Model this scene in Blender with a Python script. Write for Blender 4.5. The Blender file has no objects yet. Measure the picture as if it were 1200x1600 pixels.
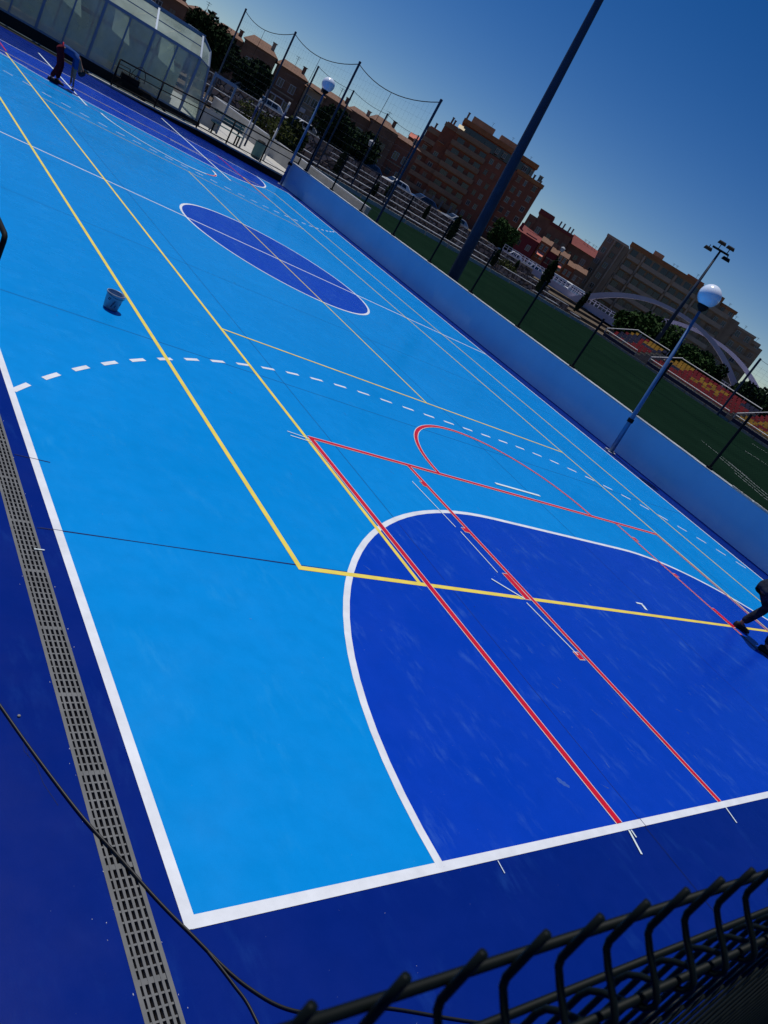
import bpy, math, random
from mathutils import Vector, Matrix
random.seed(7)
R = math.radians
sc = bpy.context.scene
COL = sc.collection

# ------------------------------------------------------------------ camera
CAM = Vector((-9.133, -15.888, 2.853))
MROT = Matrix.Rotation(-0.7993, 3, 'Z') @ Matrix.Rotation(1.21, 3, 'X') @ Matrix.Rotation(0.5603, 3, 'Z')
cd = bpy.data.cameras.new('camera')
cam = bpy.data.objects.new('camera', cd); COL.objects.link(cam)
M4 = MROT.to_4x4(); M4.translation = CAM; cam.matrix_world = M4
cd.sensor_fit = 'VERTICAL'; cd.sensor_height = 24.0; cd.lens = 24.0*1216.1/1600
cd.clip_start = 0.02; cd.clip_end = 5000
cd.dof.use_dof = True; cd.dof.focus_distance = 12.0; cd.dof.aperture_fstop = 11.0
sc.camera = cam
sc.render.resolution_x = 768; sc.render.resolution_y = 1024

# ------------------------------------------------------------------ light
SUN_EL = R(68.6); SUN_AZ = R(-3.5)          # azimuth measured from +Y towards +X
w = bpy.data.worlds.new("World"); sc.world = w; w.use_nodes = True
nt = w.node_tree; bg = nt.nodes['Background']
sky = nt.nodes.new('ShaderNodeTexSky'); sky.sky_type = 'NISHITA'; sky.sun_disc = False
sky.sun_elevation = SUN_EL; sky.sun_rotation = SUN_AZ
sky.air_density = 0.7; sky.dust_density = 0.0; sky.ozone_density = 3.0; sky.altitude = 0
hs = nt.nodes.new('ShaderNodeHueSaturation'); hs.inputs['Hue'].default_value = .512; hs.inputs['Saturation'].default_value = 1.38; hs.inputs['Value'].default_value = 1.15
nt.links.new(sky.outputs[0], hs.inputs['Color']); nt.links.new(hs.outputs[0], bg.inputs[0]); bg.inputs[1].default_value = 0.055
ld = bpy.data.lights.new('sun', 'SUN'); ld.energy = 3.7; ld.angle = R(0.53); ld.color = (1, .965, .91)
sun = bpy.data.objects.new('sun', ld); COL.objects.link(sun)
sd = Vector((math.sin(SUN_AZ)*math.cos(SUN_EL), math.cos(SUN_AZ)*math.cos(SUN_EL), math.sin(SUN_EL)))
sun.rotation_euler = sd.to_track_quat('Z', 'Y').to_euler(); sun.location = (0, 0, 60)
sc.view_settings.view_transform = 'Standard'; sc.view_settings.look = 'None'
sc.view_settings.exposure = 0.0; sc.view_settings.gamma = 1.0

# ------------------------------------------------------------------ materials
def mat(name, c, rough=.6, spec=.5, metal=0., var=.0, scale=4., bump=0., bscale=20., c2=None, stretch=(1, 1, 1), coat=0.):
    m = bpy.data.materials.new(name); m.use_nodes = True
    t = m.node_tree; b = t.nodes['Principled BSDF']
    b.inputs['Base Color'].default_value = (*c, 1); b.inputs['Roughness'].default_value = rough
    b.inputs['Specular IOR Level'].default_value = spec; b.inputs['Metallic'].default_value = metal
    b.inputs['Coat Weight'].default_value = coat
    if var or bump or c2:
        tc = t.nodes.new('ShaderNodeTexCoord'); mp = t.nodes.new('ShaderNodeMapping')
        mp.inputs['Scale'].default_value = stretch
        t.links.new(tc.outputs['Object'], mp.inputs[0])
    if var or c2:
        n = t.nodes.new('ShaderNodeTexNoise'); n.inputs['Scale'].default_value = scale; n.inputs['Detail'].default_value = 6
        n.inputs['Roughness'].default_value = .65
        t.links.new(mp.outputs[0], n.inputs['Vector'])
        cr = t.nodes.new('ShaderNodeValToRGB')
        a = c2 if c2 else tuple(min(1, x*(1+var)) for x in c)
        d = c if c2 else tuple(x*(1-var) for x in c)
        cr.color_ramp.elements[0].position = .35; cr.color_ramp.elements[0].color = (*d, 1)
        cr.color_ramp.elements[1].position = .68; cr.color_ramp.elements[1].color = (*a, 1)
        t.links.new(n.outputs[0], cr.inputs[0]); t.links.new(cr.outputs[0], b.inputs['Base Color'])
    if bump:
        n2 = t.nodes.new('ShaderNodeTexNoise'); n2.inputs['Scale'].default_value = bscale; n2.inputs['Detail'].default_value = 5
        t.links.new(mp.outputs[0], n2.inputs['Vector'])
        bn = t.nodes.new('ShaderNodeBump'); bn.inputs['Strength'].default_value = bump; bn.inputs['Distance'].default_value = .02
        t.links.new(n2.outputs[0], bn.inputs['Height']); t.links.new(bn.outputs[0], b.inputs['Normal'])
    return m

def court_mat(name, c, smudge, amount=.35, rough=.24, spec=.16):
    """resin court paint: broad roller mottling, faint dusty smudges and brush streaks, tiny specks, uneven gloss"""
    m = bpy.data.materials.new(name); m.use_nodes = True
    t = m.node_tree; b = t.nodes['Principled BSDF']; L = t.links.new
    tc = t.nodes.new('ShaderNodeTexCoord')
    def noise(scale, det, st=(1, 1, 1), rot=0):
        mp = t.nodes.new('ShaderNodeMapping'); mp.inputs['Scale'].default_value = st; mp.inputs['Rotation'].default_value = (0, 0, rot)
        L(tc.outputs['Object'], mp.inputs[0])
        n = t.nodes.new('ShaderNodeTexNoise'); n.inputs['Scale'].default_value = scale; n.inputs['Detail'].default_value = det
        n.inputs['Roughness'].default_value = .6; L(mp.outputs[0], n.inputs['Vector']); return n.outputs[0]
    def ramp(src, p0, p1, v0, v1):
        r = t.nodes.new('ShaderNodeMapRange'); r.inputs[1].default_value = p0; r.inputs[2].default_value = p1
        r.inputs[3].default_value = v0; r.inputs[4].default_value = v1; L(src, r.inputs[0]); return r.outputs[0]
    def mix(f, a, bb):
        x = t.nodes.new('ShaderNodeMix'); x.data_type = 'RGBA'
        L(f, x.inputs[0])
        if isinstance(a, tuple): x.inputs[6].default_value = (*a, 1)
        else: L(a, x.inputs[6])
        x.inputs[7].default_value = (*bb, 1); return x.outputs[2]
    base = mix(ramp(noise(.35, 5), .35, .7, 0, .8), c, tuple(min(1, v*1.12+.004) for v in c))
    base = mix(ramp(noise(6, 6), .4, .75, 0, .5), base, tuple(v*.88 for v in c))
    mul = t.nodes.new('ShaderNodeMath'); mul.operation = 'MULTIPLY'
    L(ramp(noise(2.6, 6, (1, .6, 1), .5), .50, .70, 0, amount), mul.inputs[0]); L(ramp(noise(12, 8, (1, .35, 1), .5), .48, .66, 0, 1), mul.inputs[1])
    base = mix(mul.outputs[0], base, smudge)
    base = mix(ramp(noise(260, 3), .35, .7, 0, .22), base, tuple(v*.7 for v in c))
    base = mix(ramp(noise(55, 2), .77, .80, 0, .3), base, (.35, .45, .6))
    L(base, b.inputs['Base Color'])
    L(ramp(noise(2.2, 6), .3, .7, rough-.06, rough+.1), b.inputs['Roughness'])
    b.inputs['Specular IOR Level'].default_value = spec
    bn = t.nodes.new('ShaderNodeBump'); bn.inputs['Strength'].default_value = .10; bn.inputs['Distance'].default_value = .002
    L(noise(130, 3), bn.inputs['Height']); L(bn.outputs[0], b.inputs['Normal'])
    return m

def rubble_mat(name, scale=1.6, ca=(.20, .145, .12), cb=(.42, .33, .29)):
    m = bpy.data.materials.new(name); m.use_nodes = True
    t = m.node_tree; b = t.nodes['Principled BSDF']; L = t.links.new
    tc = t.nodes.new('ShaderNodeTexCoord'); v = t.nodes.new('ShaderNodeTexVoronoi'); v.inputs['Scale'].default_value = scale
    v2 = t.nodes.new('ShaderNodeTexVoronoi'); v2.feature = 'DISTANCE_TO_EDGE'; v2.inputs['Scale'].default_value = scale
    L(tc.outputs['Object'], v.inputs['Vector']); L(tc.outputs['Object'], v2.inputs['Vector'])
    cr = t.nodes.new('ShaderNodeValToRGB'); cr.color_ramp.elements[0].color = (*ca, 1); cr.color_ramp.elements[1].color = (*cb, 1)
    sp = t.nodes.new('ShaderNodeSeparateColor'); L(v.outputs['Color'], sp.inputs[0]); L(sp.outputs[0], cr.inputs[0])
    mr = t.nodes.new('ShaderNodeMapRange'); mr.inputs[1].default_value = .0; mr.inputs[2].default_value = .09; L(v2.outputs[0], mr.inputs[0])
    x = t.nodes.new('ShaderNodeMix'); x.data_type = 'RGBA'; L(mr.outputs[0], x.inputs[0]); x.inputs[6].default_value = (.05, .04, .035, 1); L(cr.outputs[0], x.inputs[7])
    L(x.outputs[2], b.inputs['Base Color']); b.inputs['Roughness'].default_value = .9
    bn = t.nodes.new('ShaderNodeBump'); bn.inputs['Strength'].default_value = .9; bn.inputs['Distance'].default_value = .15
    L(mr.outputs[0], bn.inputs['Height']); L(bn.outputs[0], b.inputs['Normal'])
    return m

def brick_mat(name, a, bcol, mortar):
    m = bpy.data.materials.new(name); m.use_nodes = True
    t = m.node_tree; b = t.nodes['Principled BSDF']; L = t.links.new
    tc = t.nodes.new('ShaderNodeTexCoord'); sp = t.nodes.new('ShaderNodeSeparateXYZ'); L(tc.outputs['Object'], sp.inputs[0])
    ad = t.nodes.new('ShaderNodeMath'); L(sp.outputs[0], ad.inputs[0]); L(sp.outputs[1], ad.inputs[1])
    cb = t.nodes.new('ShaderNodeCombineXYZ'); L(ad.outputs[0], cb.inputs[0]); L(sp.outputs[2], cb.inputs[1])
    br = t.nodes.new('ShaderNodeTexBrick'); L(cb.outputs[0], br.inputs['Vector']); br.inputs['Scale'].default_value = 3.2
    br.inputs['Color1'].default_value = (*a, 1); br.inputs['Color2'].default_value = (*bcol, 1); br.inputs['Mortar'].default_value = (*mortar, 1)
    n = t.nodes.new('ShaderNodeTexNoise'); n.inputs['Scale'].default_value = .5; n.inputs['Detail'].default_value = 6; L(tc.outputs['Object'], n.inputs['Vector'])
    mr = t.nodes.new('ShaderNodeMapRange'); mr.inputs[3].default_value = .65; mr.inputs[4].default_value = 1.3; L(n.outputs[0], mr.inputs[0])
    hs = t.nodes.new('ShaderNodeHueSaturation'); L(br.outputs[0], hs.inputs['Color']); L(mr.outputs[0], hs.inputs['Value'])
    L(hs.outputs[0], b.inputs['Base Color']); b.inputs['Roughness'].default_value = .85
    return m

NAVY = (.0007, .0140, .165); CYAN = (.0008, .225, .62)
m_surround = court_mat('court_paint_navy', NAVY, (.012, .06, .28), .35, .26, .06)
m_zone = court_mat('court_paint_deep_blue', (.0015, .040, .41), (.05, .15, .5), .6)
m_cyan = court_mat('court_paint_sky_blue', CYAN, (.03, .32, .70), .28)
m_white = mat('line_white', (.66, .69, .74), .5, .3, var=.09, scale=5)
m_yellow = mat('line_yellow', (.74, .59, .09), .5, .3, var=.10, scale=5)
m_red = mat('line_red', (.52, .004, .022), .45, .25, var=.12, scale=5)
m_tape = mat('masking_tape', (.66, .60, .58), .7, .3, var=.06, scale=9)
m_tapew = mat('white_tape', (.60, .70, .74), .7, .3, var=.06, scale=9)
m_joint = mat('joint_filler', (.003, .012, .09), .7, .2)
m_turf = mat('artificial_turf', (.0045, .014, .009), .95, .0, c2=(.0065, .019, .012), scale=.25, bump=.6, bscale=60)
m_dirt = mat('dry_earth', (.11, .085, .06), .95, .1, var=.35, scale=.6, bump=.5, bscale=4)
m_road = mat('asphalt', (.05, .05, .052), .9, .2, var=.2, scale=1)
m_conc = mat('pale_concrete', (.42, .41, .38), .85, .3, var=.12, scale=1.2, bump=.2, bscale=12)
m_concd = mat('grey_concrete', (.22, .21, .2), .9, .2, var=.2, scale=1.5)
m_wallblue = mat('wall_paint_blue', (.30, .52, .76), .6, .3, c2=(.35, .58, .82), scale=.7, bump=.15, bscale=5, stretch=(1, 1, .4))
m_coping = mat('wall_coping', (.40, .42, .45), .8, .3, var=.2, scale=3)
m_black = mat('black_steel', (.006, .007, .008), .7, .12)
m_dgreen = mat('dark_green_coating', (.0025, .005, .005), .55, .12, var=.15, scale=30)
m_lampblue = mat('painted_steel_blue', (.07, .155, .32), .4, .5, metal=.2, var=.12, scale=3)
m_polegrey = mat('galvanised_blue_grey', (.022, .040, .078), .6, .2, metal=.0, var=.15, scale=2)
m_globe = mat('opal_globe', (.72, .80, .92), .18, .6)
m_grate = mat('grey_plastic_grate', (.105, .11, .115), .55, .4, var=.18, scale=8)
m_void = mat('drain_dark', (.004, .005, .008), .9, .1)
m_cable = mat('black_rubber', (.006, .007, .009), .5, .4)
m_rubble = rubble_mat('rubble_stone')
m_rubble2 = rubble_mat('rubble_stone_small', 2.6, (.15, .11, .095), (.33, .26, .22))
m_brick = brick_mat('red_brick', (.27, .085, .045), (.21, .062, .036), (.17, .09, .06))
m_band = mat('render_band', (.26, .175, .12), .9, .2, var=.12, scale=.6)
m_beige = mat('beige_render', (.28, .21, .145), .9, .2, var=.12, scale=.5)
m_beige2 = mat('pale_render', (.38, .30, .22), .9, .2, var=.1, scale=.5)
m_ochre = mat('ochre_brick', (.32, .14, .06), .9, .2, var=.15, scale=.8)
m_win = mat('dark_window_glass', (.012, .016, .02), .15, .6)
m_blind = mat('roller_blind', (.20, .17, .13), .8, .2)
m_winframe = mat('window_frame_pale', (.35, .36, .36), .6, .4)
m_rail = mat('dark_balustrade', (.03, .035, .045), .5, .4)
m_redhouse = mat('crimson_render', (.17, .028, .035), .9, .2, var=.12, scale=.7)
m_orange = mat('orange_render', (.33, .10, .05), .9, .2, var=.12, scale=.7)
m_brown = mat('brown_render', (.19, .105, .07), .9, .2, var=.2, scale=.7)
m_tile = mat('roof_tile', (.16, .09, .06), .85, .2, var=.25, scale=3, stretch=(1, 1, 1), bump=.5, bscale=6)
m_tileR = mat('roof_tile_maroon', (.17, .045, .04), .85, .2, var=.2, scale=3)
m_awnR = mat('salmon_awning', (.75, .25, .18), .8, .2)
m_awnY = mat('cream_awning', (.72, .60, .38), .8, .2)
m_pipe = mat('flue_grey', (.12, .12, .12), .6, .4)
m_bark = mat('bark', (.07, .05, .035), .9, .1, var=.3, scale=8)
m_leaf = mat('leaf_green', (.015, .04, .010), .85, .1, c2=(.03, .065, .015), scale=1.5)
m_leafd = mat('leaf_dark_green', (.008, .02, .009), .9, .05, c2=(.016, .034, .012), scale=2)
m_leafy = mat('leaf_olive', (.035, .045, .012), .9, .05, c2=(.06, .07, .02), scale=2)
m_carw = mat('car_paint_white', (.62, .64, .66), .3, .5, coat=.5)
m_cars = mat('car_paint_silver', (.30, .32, .34), .3, .5, metal=.4, coat=.5)
m_card = mat('car_paint_dark_blue', (.02, .03, .07), .3, .5, coat=.5)
m_tyre = mat('tyre', (.012, .012, .012), .9, .2)
m_rim = mat('rim', (.35, .35, .36), .35, .5, metal=.8)
m_lampglass = mat('headlamp_glass', (.6, .6, .6), .1, .6)
m_bridge = mat('bridge_lilac_paint', (.46, .43, .52), .6, .4, var=.08, scale=.4)
m_bridgeTop = mat('bridge_white_rail_lit_top', (.62, .60, .66), .55, .4)  # white of the railing, and painted-in sunlight on the arch tops
m_seatR = mat('seat_red', (.16, .006, .012), .6, .2, var=.3, scale=1.5)
m_seatY = mat('seat_yellow', (.26, .14, .012), .6, .2, var=.3, scale=1.5)
m_seatB = mat('seat_navy', (.012, .015, .045), .6, .2)
m_steelw = mat('white_steel', (.42, .43, .45), .5, .4)
m_frame = mat('aluminium_frame_blue_grey', (.16, .21, .29), .45, .5, metal=.3)
m_skin = mat('skin', (.26, .14, .09), .6, .3)
m_hair = mat('dark_hair', (.012, .009, .008), .6, .3)
m_tr_red = mat('trousers_dark_red', (.09, .006, .012), .9, .1, var=.2, scale=10)
m_tr_blk = mat('trousers_dark_denim', (.020, .024, .036), .9, .1, var=.5, scale=14, bump=.4, bscale=25)
m_sh_blue = mat('shirt_blue', (.02, .06, .20), .9, .1, var=.15, scale=10)
m_sh_dark = mat('shirt_dark_grey', (.03, .032, .04), .9, .1, var=.15, scale=10)
m_shred = mat('waistband_red', (.35, .02, .05), .9, .1)
m_shoe = mat('black_shoe', (.008, .008, .009), .6, .3)
m_bucket = mat('bucket_milky_plastic', (.24, .29, .38), .35, .5, var=.2, scale=9)
m_bucketmark = mat('bucket_paint_stain', (.03, .05, .11), .6, .3)
m_teal = mat('teal_board', (.05, .14, .15), .6, .4)
m_pebble = mat('pebble', (.25, .24, .22), .9, .2, var=.2)

def glass_mat():
    m = bpy.data.materials.new('greenhouse_glass'); m.use_nodes = True
    t = m.node_tree; L = t.links.new; out = t.nodes['Material Output']; b = t.nodes['Principled BSDF']
    tr = t.nodes.new('ShaderNodeBsdfTransparent'); tr.inputs[0].default_value = (.8, .88, .82, 1)
    b.inputs['Base Color'].default_value = (.50, .60, .53, 1); b.inputs['Roughness'].default_value = .12
    b.inputs['Specular IOR Level'].default_value = .5
    tc = t.nodes.new('ShaderNodeTexCoord'); n = t.nodes.new('ShaderNodeTexNoise'); n.inputs['Scale'].default_value = .8; n.inputs['Detail'].default_value = 5
    L(tc.outputs['Object'], n.inputs['Vector'])
    mr = t.nodes.new('ShaderNodeMapRange'); mr.inputs[1].default_value = .35; mr.inputs[2].default_value = .7; mr.inputs[3].default_value = .30; mr.inputs[4].default_value = .65
    L(n.outputs[0], mr.inputs[0])
    mx = t.nodes.new('ShaderNodeMixShader'); L(mr.outputs[0], mx.inputs[0]); L(tr.outputs[0], mx.inputs[1]); L(b.outputs[0], mx.inputs[2])
    L(mx.outputs[0], out.inputs['Surface']); return m
m_glass = glass_mat()

# ------------------------------------------------------------------ mesh helpers
class MB:
    def __init__(s): s.v = []; s.f = []; s.m = []
    def add(s, vs, fs, mi=0):
        o = len(s.v); s.v += [tuple(x) for x in vs]; s.f += [tuple(i+o for i in f) for f in fs]; s.m += [mi]*len(fs)
    def box(s, x0, x1, y0, y1, z0, z1, mi=0):
        s.add([(x0, y0, z0), (x1, y0, z0), (x1, y1, z0), (x0, y1, z0), (x0, y0, z1), (x1, y0, z1), (x1, y1, z1), (x0, y1, z1)],
              [(0, 3, 2, 1), (4, 5, 6, 7), (0, 1, 5, 4), (1, 2, 6, 5), (2, 3, 7, 6), (3, 0, 4, 7)], mi)
    def bbox(s, x0, x1, y0, y1, z0, z1, c, mi=0):     # box with chamfered vertical+top edges
        a = [(x0+c, y0), (x1-c, y0), (x1, y0+c), (x1, y1-c), (x1-c, y1), (x0+c, y1), (x0, y1-c), (x0, y0+c)]
        b = [(x0+c*1.6, y0+c), (x1-c*1.6, y0+c), (x1-c, y0+c*1.6), (x1-c, y1-c*1.6), (x1-c*1.6, y1-c), (x0+c*1.6, y1-c), (x0+c, y1-c*1.6), (x0+c, y0+c*1.6)]
        V = [(x, y, z0) for x, y in a]+[(x, y, z1-c) for x, y in a]+[(x, y, z1) for x, y in b]
        F = [tuple(range(7, -1, -1)), tuple(range(16, 24))]
        for r in (0, 8):
            for i in range(8): j = (i+1) % 8; F.append((r+i, r+j, r+8+j, r+8+i))
        s.add(V, F, mi)
    def sheet(s, pts, z, mi=0):
        z = z*.25 if 0 < z < .04 else z; s.add([(x, y, z) for x, y in pts], [tuple(range(len(pts)))], mi)
    def strip(s, L, wd, z, mi=0, closed=False):       # ribbon of width wd along polyline, flat at z
        n = len(L); V = []; z = z*.25 if 0 < z < .04 else z
        for i, p in enumerate(L):
            p = Vector(p)
            a = Vector(L[(i-1) % n]) if (i or closed) else p
            b = Vector(L[(i+1) % n]) if (i < n-1 or closed) else p
            d1 = (p-a).normalized() if (p-a).length > 1e-9 else (b-p).normalized()
            d2 = (b-p).normalized() if (b-p).length > 1e-9 else d1
            d = (d1+d2).normalized(); nn = Vector((-d.y, d.x)); k = 1/max(.35, d.dot(d1))
            V += [(p.x+nn.x*wd/2*k, p.y+nn.y*wd/2*k, z), (p.x-nn.x*wd/2*k, p.y-nn.y*wd/2*k, z)]
        F = [(2*i, 2*i+1, 2*((i+1) % n)+1, 2*((i+1) % n)) for i in range(n if closed else n-1)]
        s.add(V, F, mi)
    def tube(s, pts, r, n=8, mi=0, cap=True):
        pts = [Vector(p) for p in pts]
        rr = r if isinstance(r, (list, tuple)) else [r]*len(pts)
        V = []; F = []; up = None
        for i, p in enumerate(pts):
            a = pts[max(i-1, 0)]; b = pts[min(i+1, len(pts)-1)]; d = (b-a).normalized()
            if up is None:
                up = Vector((0, 0, 1)) if abs(d.z) < .9 else Vector((1, 0, 0))
            x = d.cross(up).normalized(); up = x.cross(d).normalized()
            for k in range(n):
                t = 2*math.pi*(k+.5)/n; V.append(p+(x*math.cos(t)+up*math.sin(t))*rr[i])
        for i in range(len(pts)-1):
            for k in range(n):
                j = (k+1) % n; F.append((i*n+k, i*n+j, (i+1)*n+j, (i+1)*n+k))
        if cap: F += [tuple(range(n-1, -1, -1)), tuple(range((len(pts)-1)*n, len(pts)*n))]
        s.add(V, F, mi)
    def lathe(s, prof, n=24, c=(0, 0, 0), mi=0):
        V = []; F = []
        for r, z in prof:
            for k in range(n):
                t = 2*math.pi*k/n; V.append((c[0]+r*math.cos(t), c[1]+r*math.sin(t), c[2]+z))
        for i in range(len(prof)-1):
            for k in range(n):
                j = (k+1) % n; F.append((i*n+k, i*n+j, (i+1)*n+j, (i+1)*n+k))
        s.add(V, F, mi)
    def build(s, name, mats, parent=None, smooth=False):
        me = bpy.data.meshes.new(name); me.from_pydata(s.v, [], s.f)
        mats = mats if isinstance(mats, (list, tuple)) else [mats]
        for m in mats: me.materials.append(m)
        me.polygons.foreach_set('material_index', s.m)
        if smooth: me.polygons.foreach_set('use_smooth', [True]*len(me.polygons))
        me.update()
        o = bpy.data.objects.new(name, me); COL.objects.link(o)
        if parent: o.parent = parent
        return o

def tag(o, label=None, cat=None, group=None, kind=None):
    if label: o['label'] = label
    if cat: o['category'] = cat
    if group: o['group'] = group
    if kind: o['kind'] = kind
    return o
def thing(name, loc, rz, label, cat, group=None):
    o = bpy.data.objects.new(name, None); o.empty_display_size = .3; COL.objects.link(o)
    o.location = loc; o.rotation_euler = (0, 0, rz); return tag(o, label, cat, group)
def struct(mb, name, mats, smooth=False): return tag(mb.build(name, mats, None, smooth), kind='structure')
def kids(o): return [c for c in COL.objects if c.parent == o]
def dup(o, loc, rz=None, label=None, scale=None, parent=None):
    c = o.copy(); COL.objects.link(c); c.parent = parent
    if parent is None:
        c.location = loc
        if rz is not None: c.rotation_euler = (0, 0, rz)
        if scale is not None: c.scale = (scale,)*3 if not isinstance(scale, tuple) else scale
    if label: c['label'] = label
    for k in kids(o): dup(k, None, parent=c)
    return c
def polar(beta, D, z=0.):
    b = R(beta); return Vector((CAM.x+D*math.sin(b), CAM.y+D*math.cos(b), z))

# ================================================================== GROUND AND COURT
HW, HL = 7.311, 14.4225
B, S, DB, G = 11.82, 6.49, 5.42, 4.05
g = MB(); g.sheet([(-2500, -2500), (2500, -2500), (2500, 2500), (-2500, 2500)], -.03); struct(g, 'ground', m_dirt)
g = MB()
g.sheet([(-30, -30), (-7.60, -30), (-7.60, 19.7), (-30, 23.3)], 0)
g.sheet([(-7.46, -30), (8.1, -30), (8.1, 17.2), (-7.46, 19.7)], 0)
struct(g, 'court_surround', m_surround)
g = MB(); g.sheet([(8.3, -60), (57, -60), (57, 37.6), (13.0, 37.6), (13.0, 17), (8.3, 17)], 0); struct(g, 'football_pitch', m_turf)
g = MB()
g.sheet([(8.2, 16.4), (12.8, 16.4), (12.8, 40), (-14, 40), (-14, 21.6), (-4, 20.1), (8.2, 18.1)], .02)
struct(g, 'pavement', m_conc)

g = MB(); g.sheet([(-HW, -HL), (HW, -HL), (HW, HL), (-HW, HL)], .004); struct(g, 'court_surface', m_cyan)

def dzone(sgn, r, a, n=28):
    L = []
    for i in range(n+1):
        t = math.pi*i/n/2; L.append((-a-r*math.cos(t), sgn*(-HL+r*math.sin(t))))
    for i in range(n+1):
        t = math.pi/2+math.pi*i/n/2; L.append((a-r*math.cos(t), sgn*(-HL+r*math.sin(t))))
    return L
AR, AA = 4.24, 1.55
g = MB()
for sg in (1, -1): g.sheet(dzone(sg, AR, AA) if sg < 0 else dzone(sg, AR, AA)[::-1], .008)
g.sheet([(2.32*math.cos(2*math.pi*i/72), 2.32*math.sin(2*math.pi*i/72)) for i in range(72)], .008)
struct(g, 'goal_area_paint', m_zone)

LW = .056
g = MB()
z = .012
g.strip([(-HW, -HL), (HW, -HL)], LW*1.05, z); g.strip([(-HW, HL), (HW, HL)], LW, z)
g.strip([(-HW, -HL-LW/2), (-HW, HL+LW/2)], LW, z+.0008)
g.strip([(HW, -HL-LW/2), (HW, HL+LW/2)], LW*.9, z+.0008); g.strip([(-HW, 0), (HW, 0)], LW*.95, z+.0004)
for sg in (1, -1): g.strip(dzone(sg, AR, AA), LW*1.05, z+.0012)
g.strip([(2.32*math.cos(2*math.pi*i/72), 2.32*math.sin(2*math.pi*i/72)) for i in range(72)], LW, z+.0016, closed=True)
# dashed nine metre lines
for sg in (1, -1):
    path = []
    for L in [dzone(sg, 7.32, 1.5, 160)]:
        path = [p for p in L if abs(p[0]) < HW+.02]
    acc = 0; cur = []
    on = .165; off = .235
    pts = [Vector(p) for p in path]; res = [pts[0]]
    for a, b in zip(pts[:-1], pts[1:]):
        k = max(1, int((b-a).length/.02))
        for i in range(1, k+1): res.append(a.lerp(b, i/k))
    acc = 0; seg = [res[0]]
    drawing = True
    for a, b in zip(res[:-1], res[1:]):
        acc += (b-a).length
        if drawing: seg.append(b)
        if drawing and acc > on+.06:
            g.strip([tuple(q) for q in seg], .05, z+.0004); drawing = False; acc = 0
        elif not drawing and acc > off: drawing = True; acc = 0; seg = [b]
struct(g, 'white_court_lines', m_white)

g = MB(); z = .016; YW = .05
g.strip([(-DB, B), (-DB, -B), (DB, -B)], YW*1.05, z)
g.strip([(-G, -B), (-G, B)], YW, z+.0006); g.strip([(G, -B), (G, B)], YW*.8, z+.0006)
g.strip([(DB, -B), (DB, B), (-DB, B)], YW*.8, z+.0012)
g.strip([(-G, -S), (G, -S)], YW*.75, z+.0018); g.strip([(-G, S), (G, S)], YW*.6, z+.0018)
g.strip([(0, -S), (0, S)], YW*.7, z+.0024)
struct(g, 'yellow_tennis_lines', m_yellow)

# red basketball markings with their masking tape edges
FT = -9.27; rd = MB(); tp = MB(); tw = MB()
def redline(L, wd=.052, z=.022, tw_=.009):
    rd.strip(L, wd, z+.004)
    tp.strip(L, wd+2*tw_, z)
def semi(cx, cy, r, a0=0, a1=math.pi, n=40): return [(cx+r*math.cos(a0+(a1-a0)*i/n), cy+r*math.sin(a0+(a1-a0)*i/n)) for i in range(n+1)]
redline([(-3.975, FT), (-3.91, -HL+.03)], .066)
redline([(3.97, FT), (3.92, -HL+.03)], .03, .0228)
redline([(-4.0, FT), (4.0, FT)], .056, .0236)
redline([(-2.42, FT), (-2.29, -HL+.03)], .055, .0244)
redline([(2.55, FT), (2.62, -HL+.03)], .04, .0252)
redline(semi(0, FT+.02, 1.83), .055, .026)
# rebound blocks beside the key
def blocks(sx, xk):
    for y0, y1 in ((-9.66, -9.76), (-10.60, -10.68), (-11.42, -11.84), (-12.62, -12.72)):
        a, b = sorted((xk, xk+sx*.085))
        tp.box(a-.006, b+.006, y1-.008, y0+.008, .0063, .0066); rd.box(a, b, y1, y0, .0073, .0076)
blocks(-1, -2.40); blocks(1, 2.60)
struct(tp, 'masking_tape_edges', m_tape); struct(rd, 'red_court_lines', m_red)
for L, wd in [([(-2.66, -9.72), (-2.60, -10.62)], .014), ([(-2.58, -10.7), (-2.57, -11.42)], .014), ([(-2.53, -11.9), (-2.45, -12.66)], .016),
              ([(-2.80, -11.56), (-2.50, -11.84)], .022), ([(-4.30, -9.27), (-4.02, -9.31)], .014), ([(-4.30, -9.36), (-4.02, -9.38)], .014),
              ([(-.47, -9.06), (.63, -9.05)], .05), ([(-3.87, -14.46), (-3.94, -14.64)], .018), ([(-3.84, -14.46), (-3.85, -14.52)], .014),
              ([(-2.28, -14.45), (-2.33, -14.60)], .014), ([(-5.34, -14.46), (-5.35, -14.54)], .006), ([(.24, -11.62), (.20, -11.72)], .05),
              ([(-7.5, -12.0), (-7.44, -12.0)], .008), ([(.12, -11.59), (.27, -11.60)], .03),
              ([(-2.25, 16.6), (-2.24, 9.3)], .06), ([(2.5, 17.0), (2.43, 9.1)], .07),
              ([(-4.6, 10.9), (-3.6, 10.88)], .03), ([(1.1, 11.6), (2.4, 11.55)], .04)]:
    tw.strip(L, wd, .0315)
tw.strip(semi(0, 9.3, 1.83, -math.pi, 0), .07, .031)
struct(tw, 'white_masking_tape', m_tapew)
rd = MB(); rd.strip(semi(0, 9.3, 1.83, -.95, -.35, 14), .05, .033); rd.strip([(3.98, 9.2), (3.95, 14.3)], .05, .033); rd.strip([(-3.98, 12.2), (-3.95, 14.3)], .05, .033)
rd.strip([(-4, 9.3), (4, 9.3)], .02, .034); struct(rd, 'fresh_red_lines', m_red)
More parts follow.
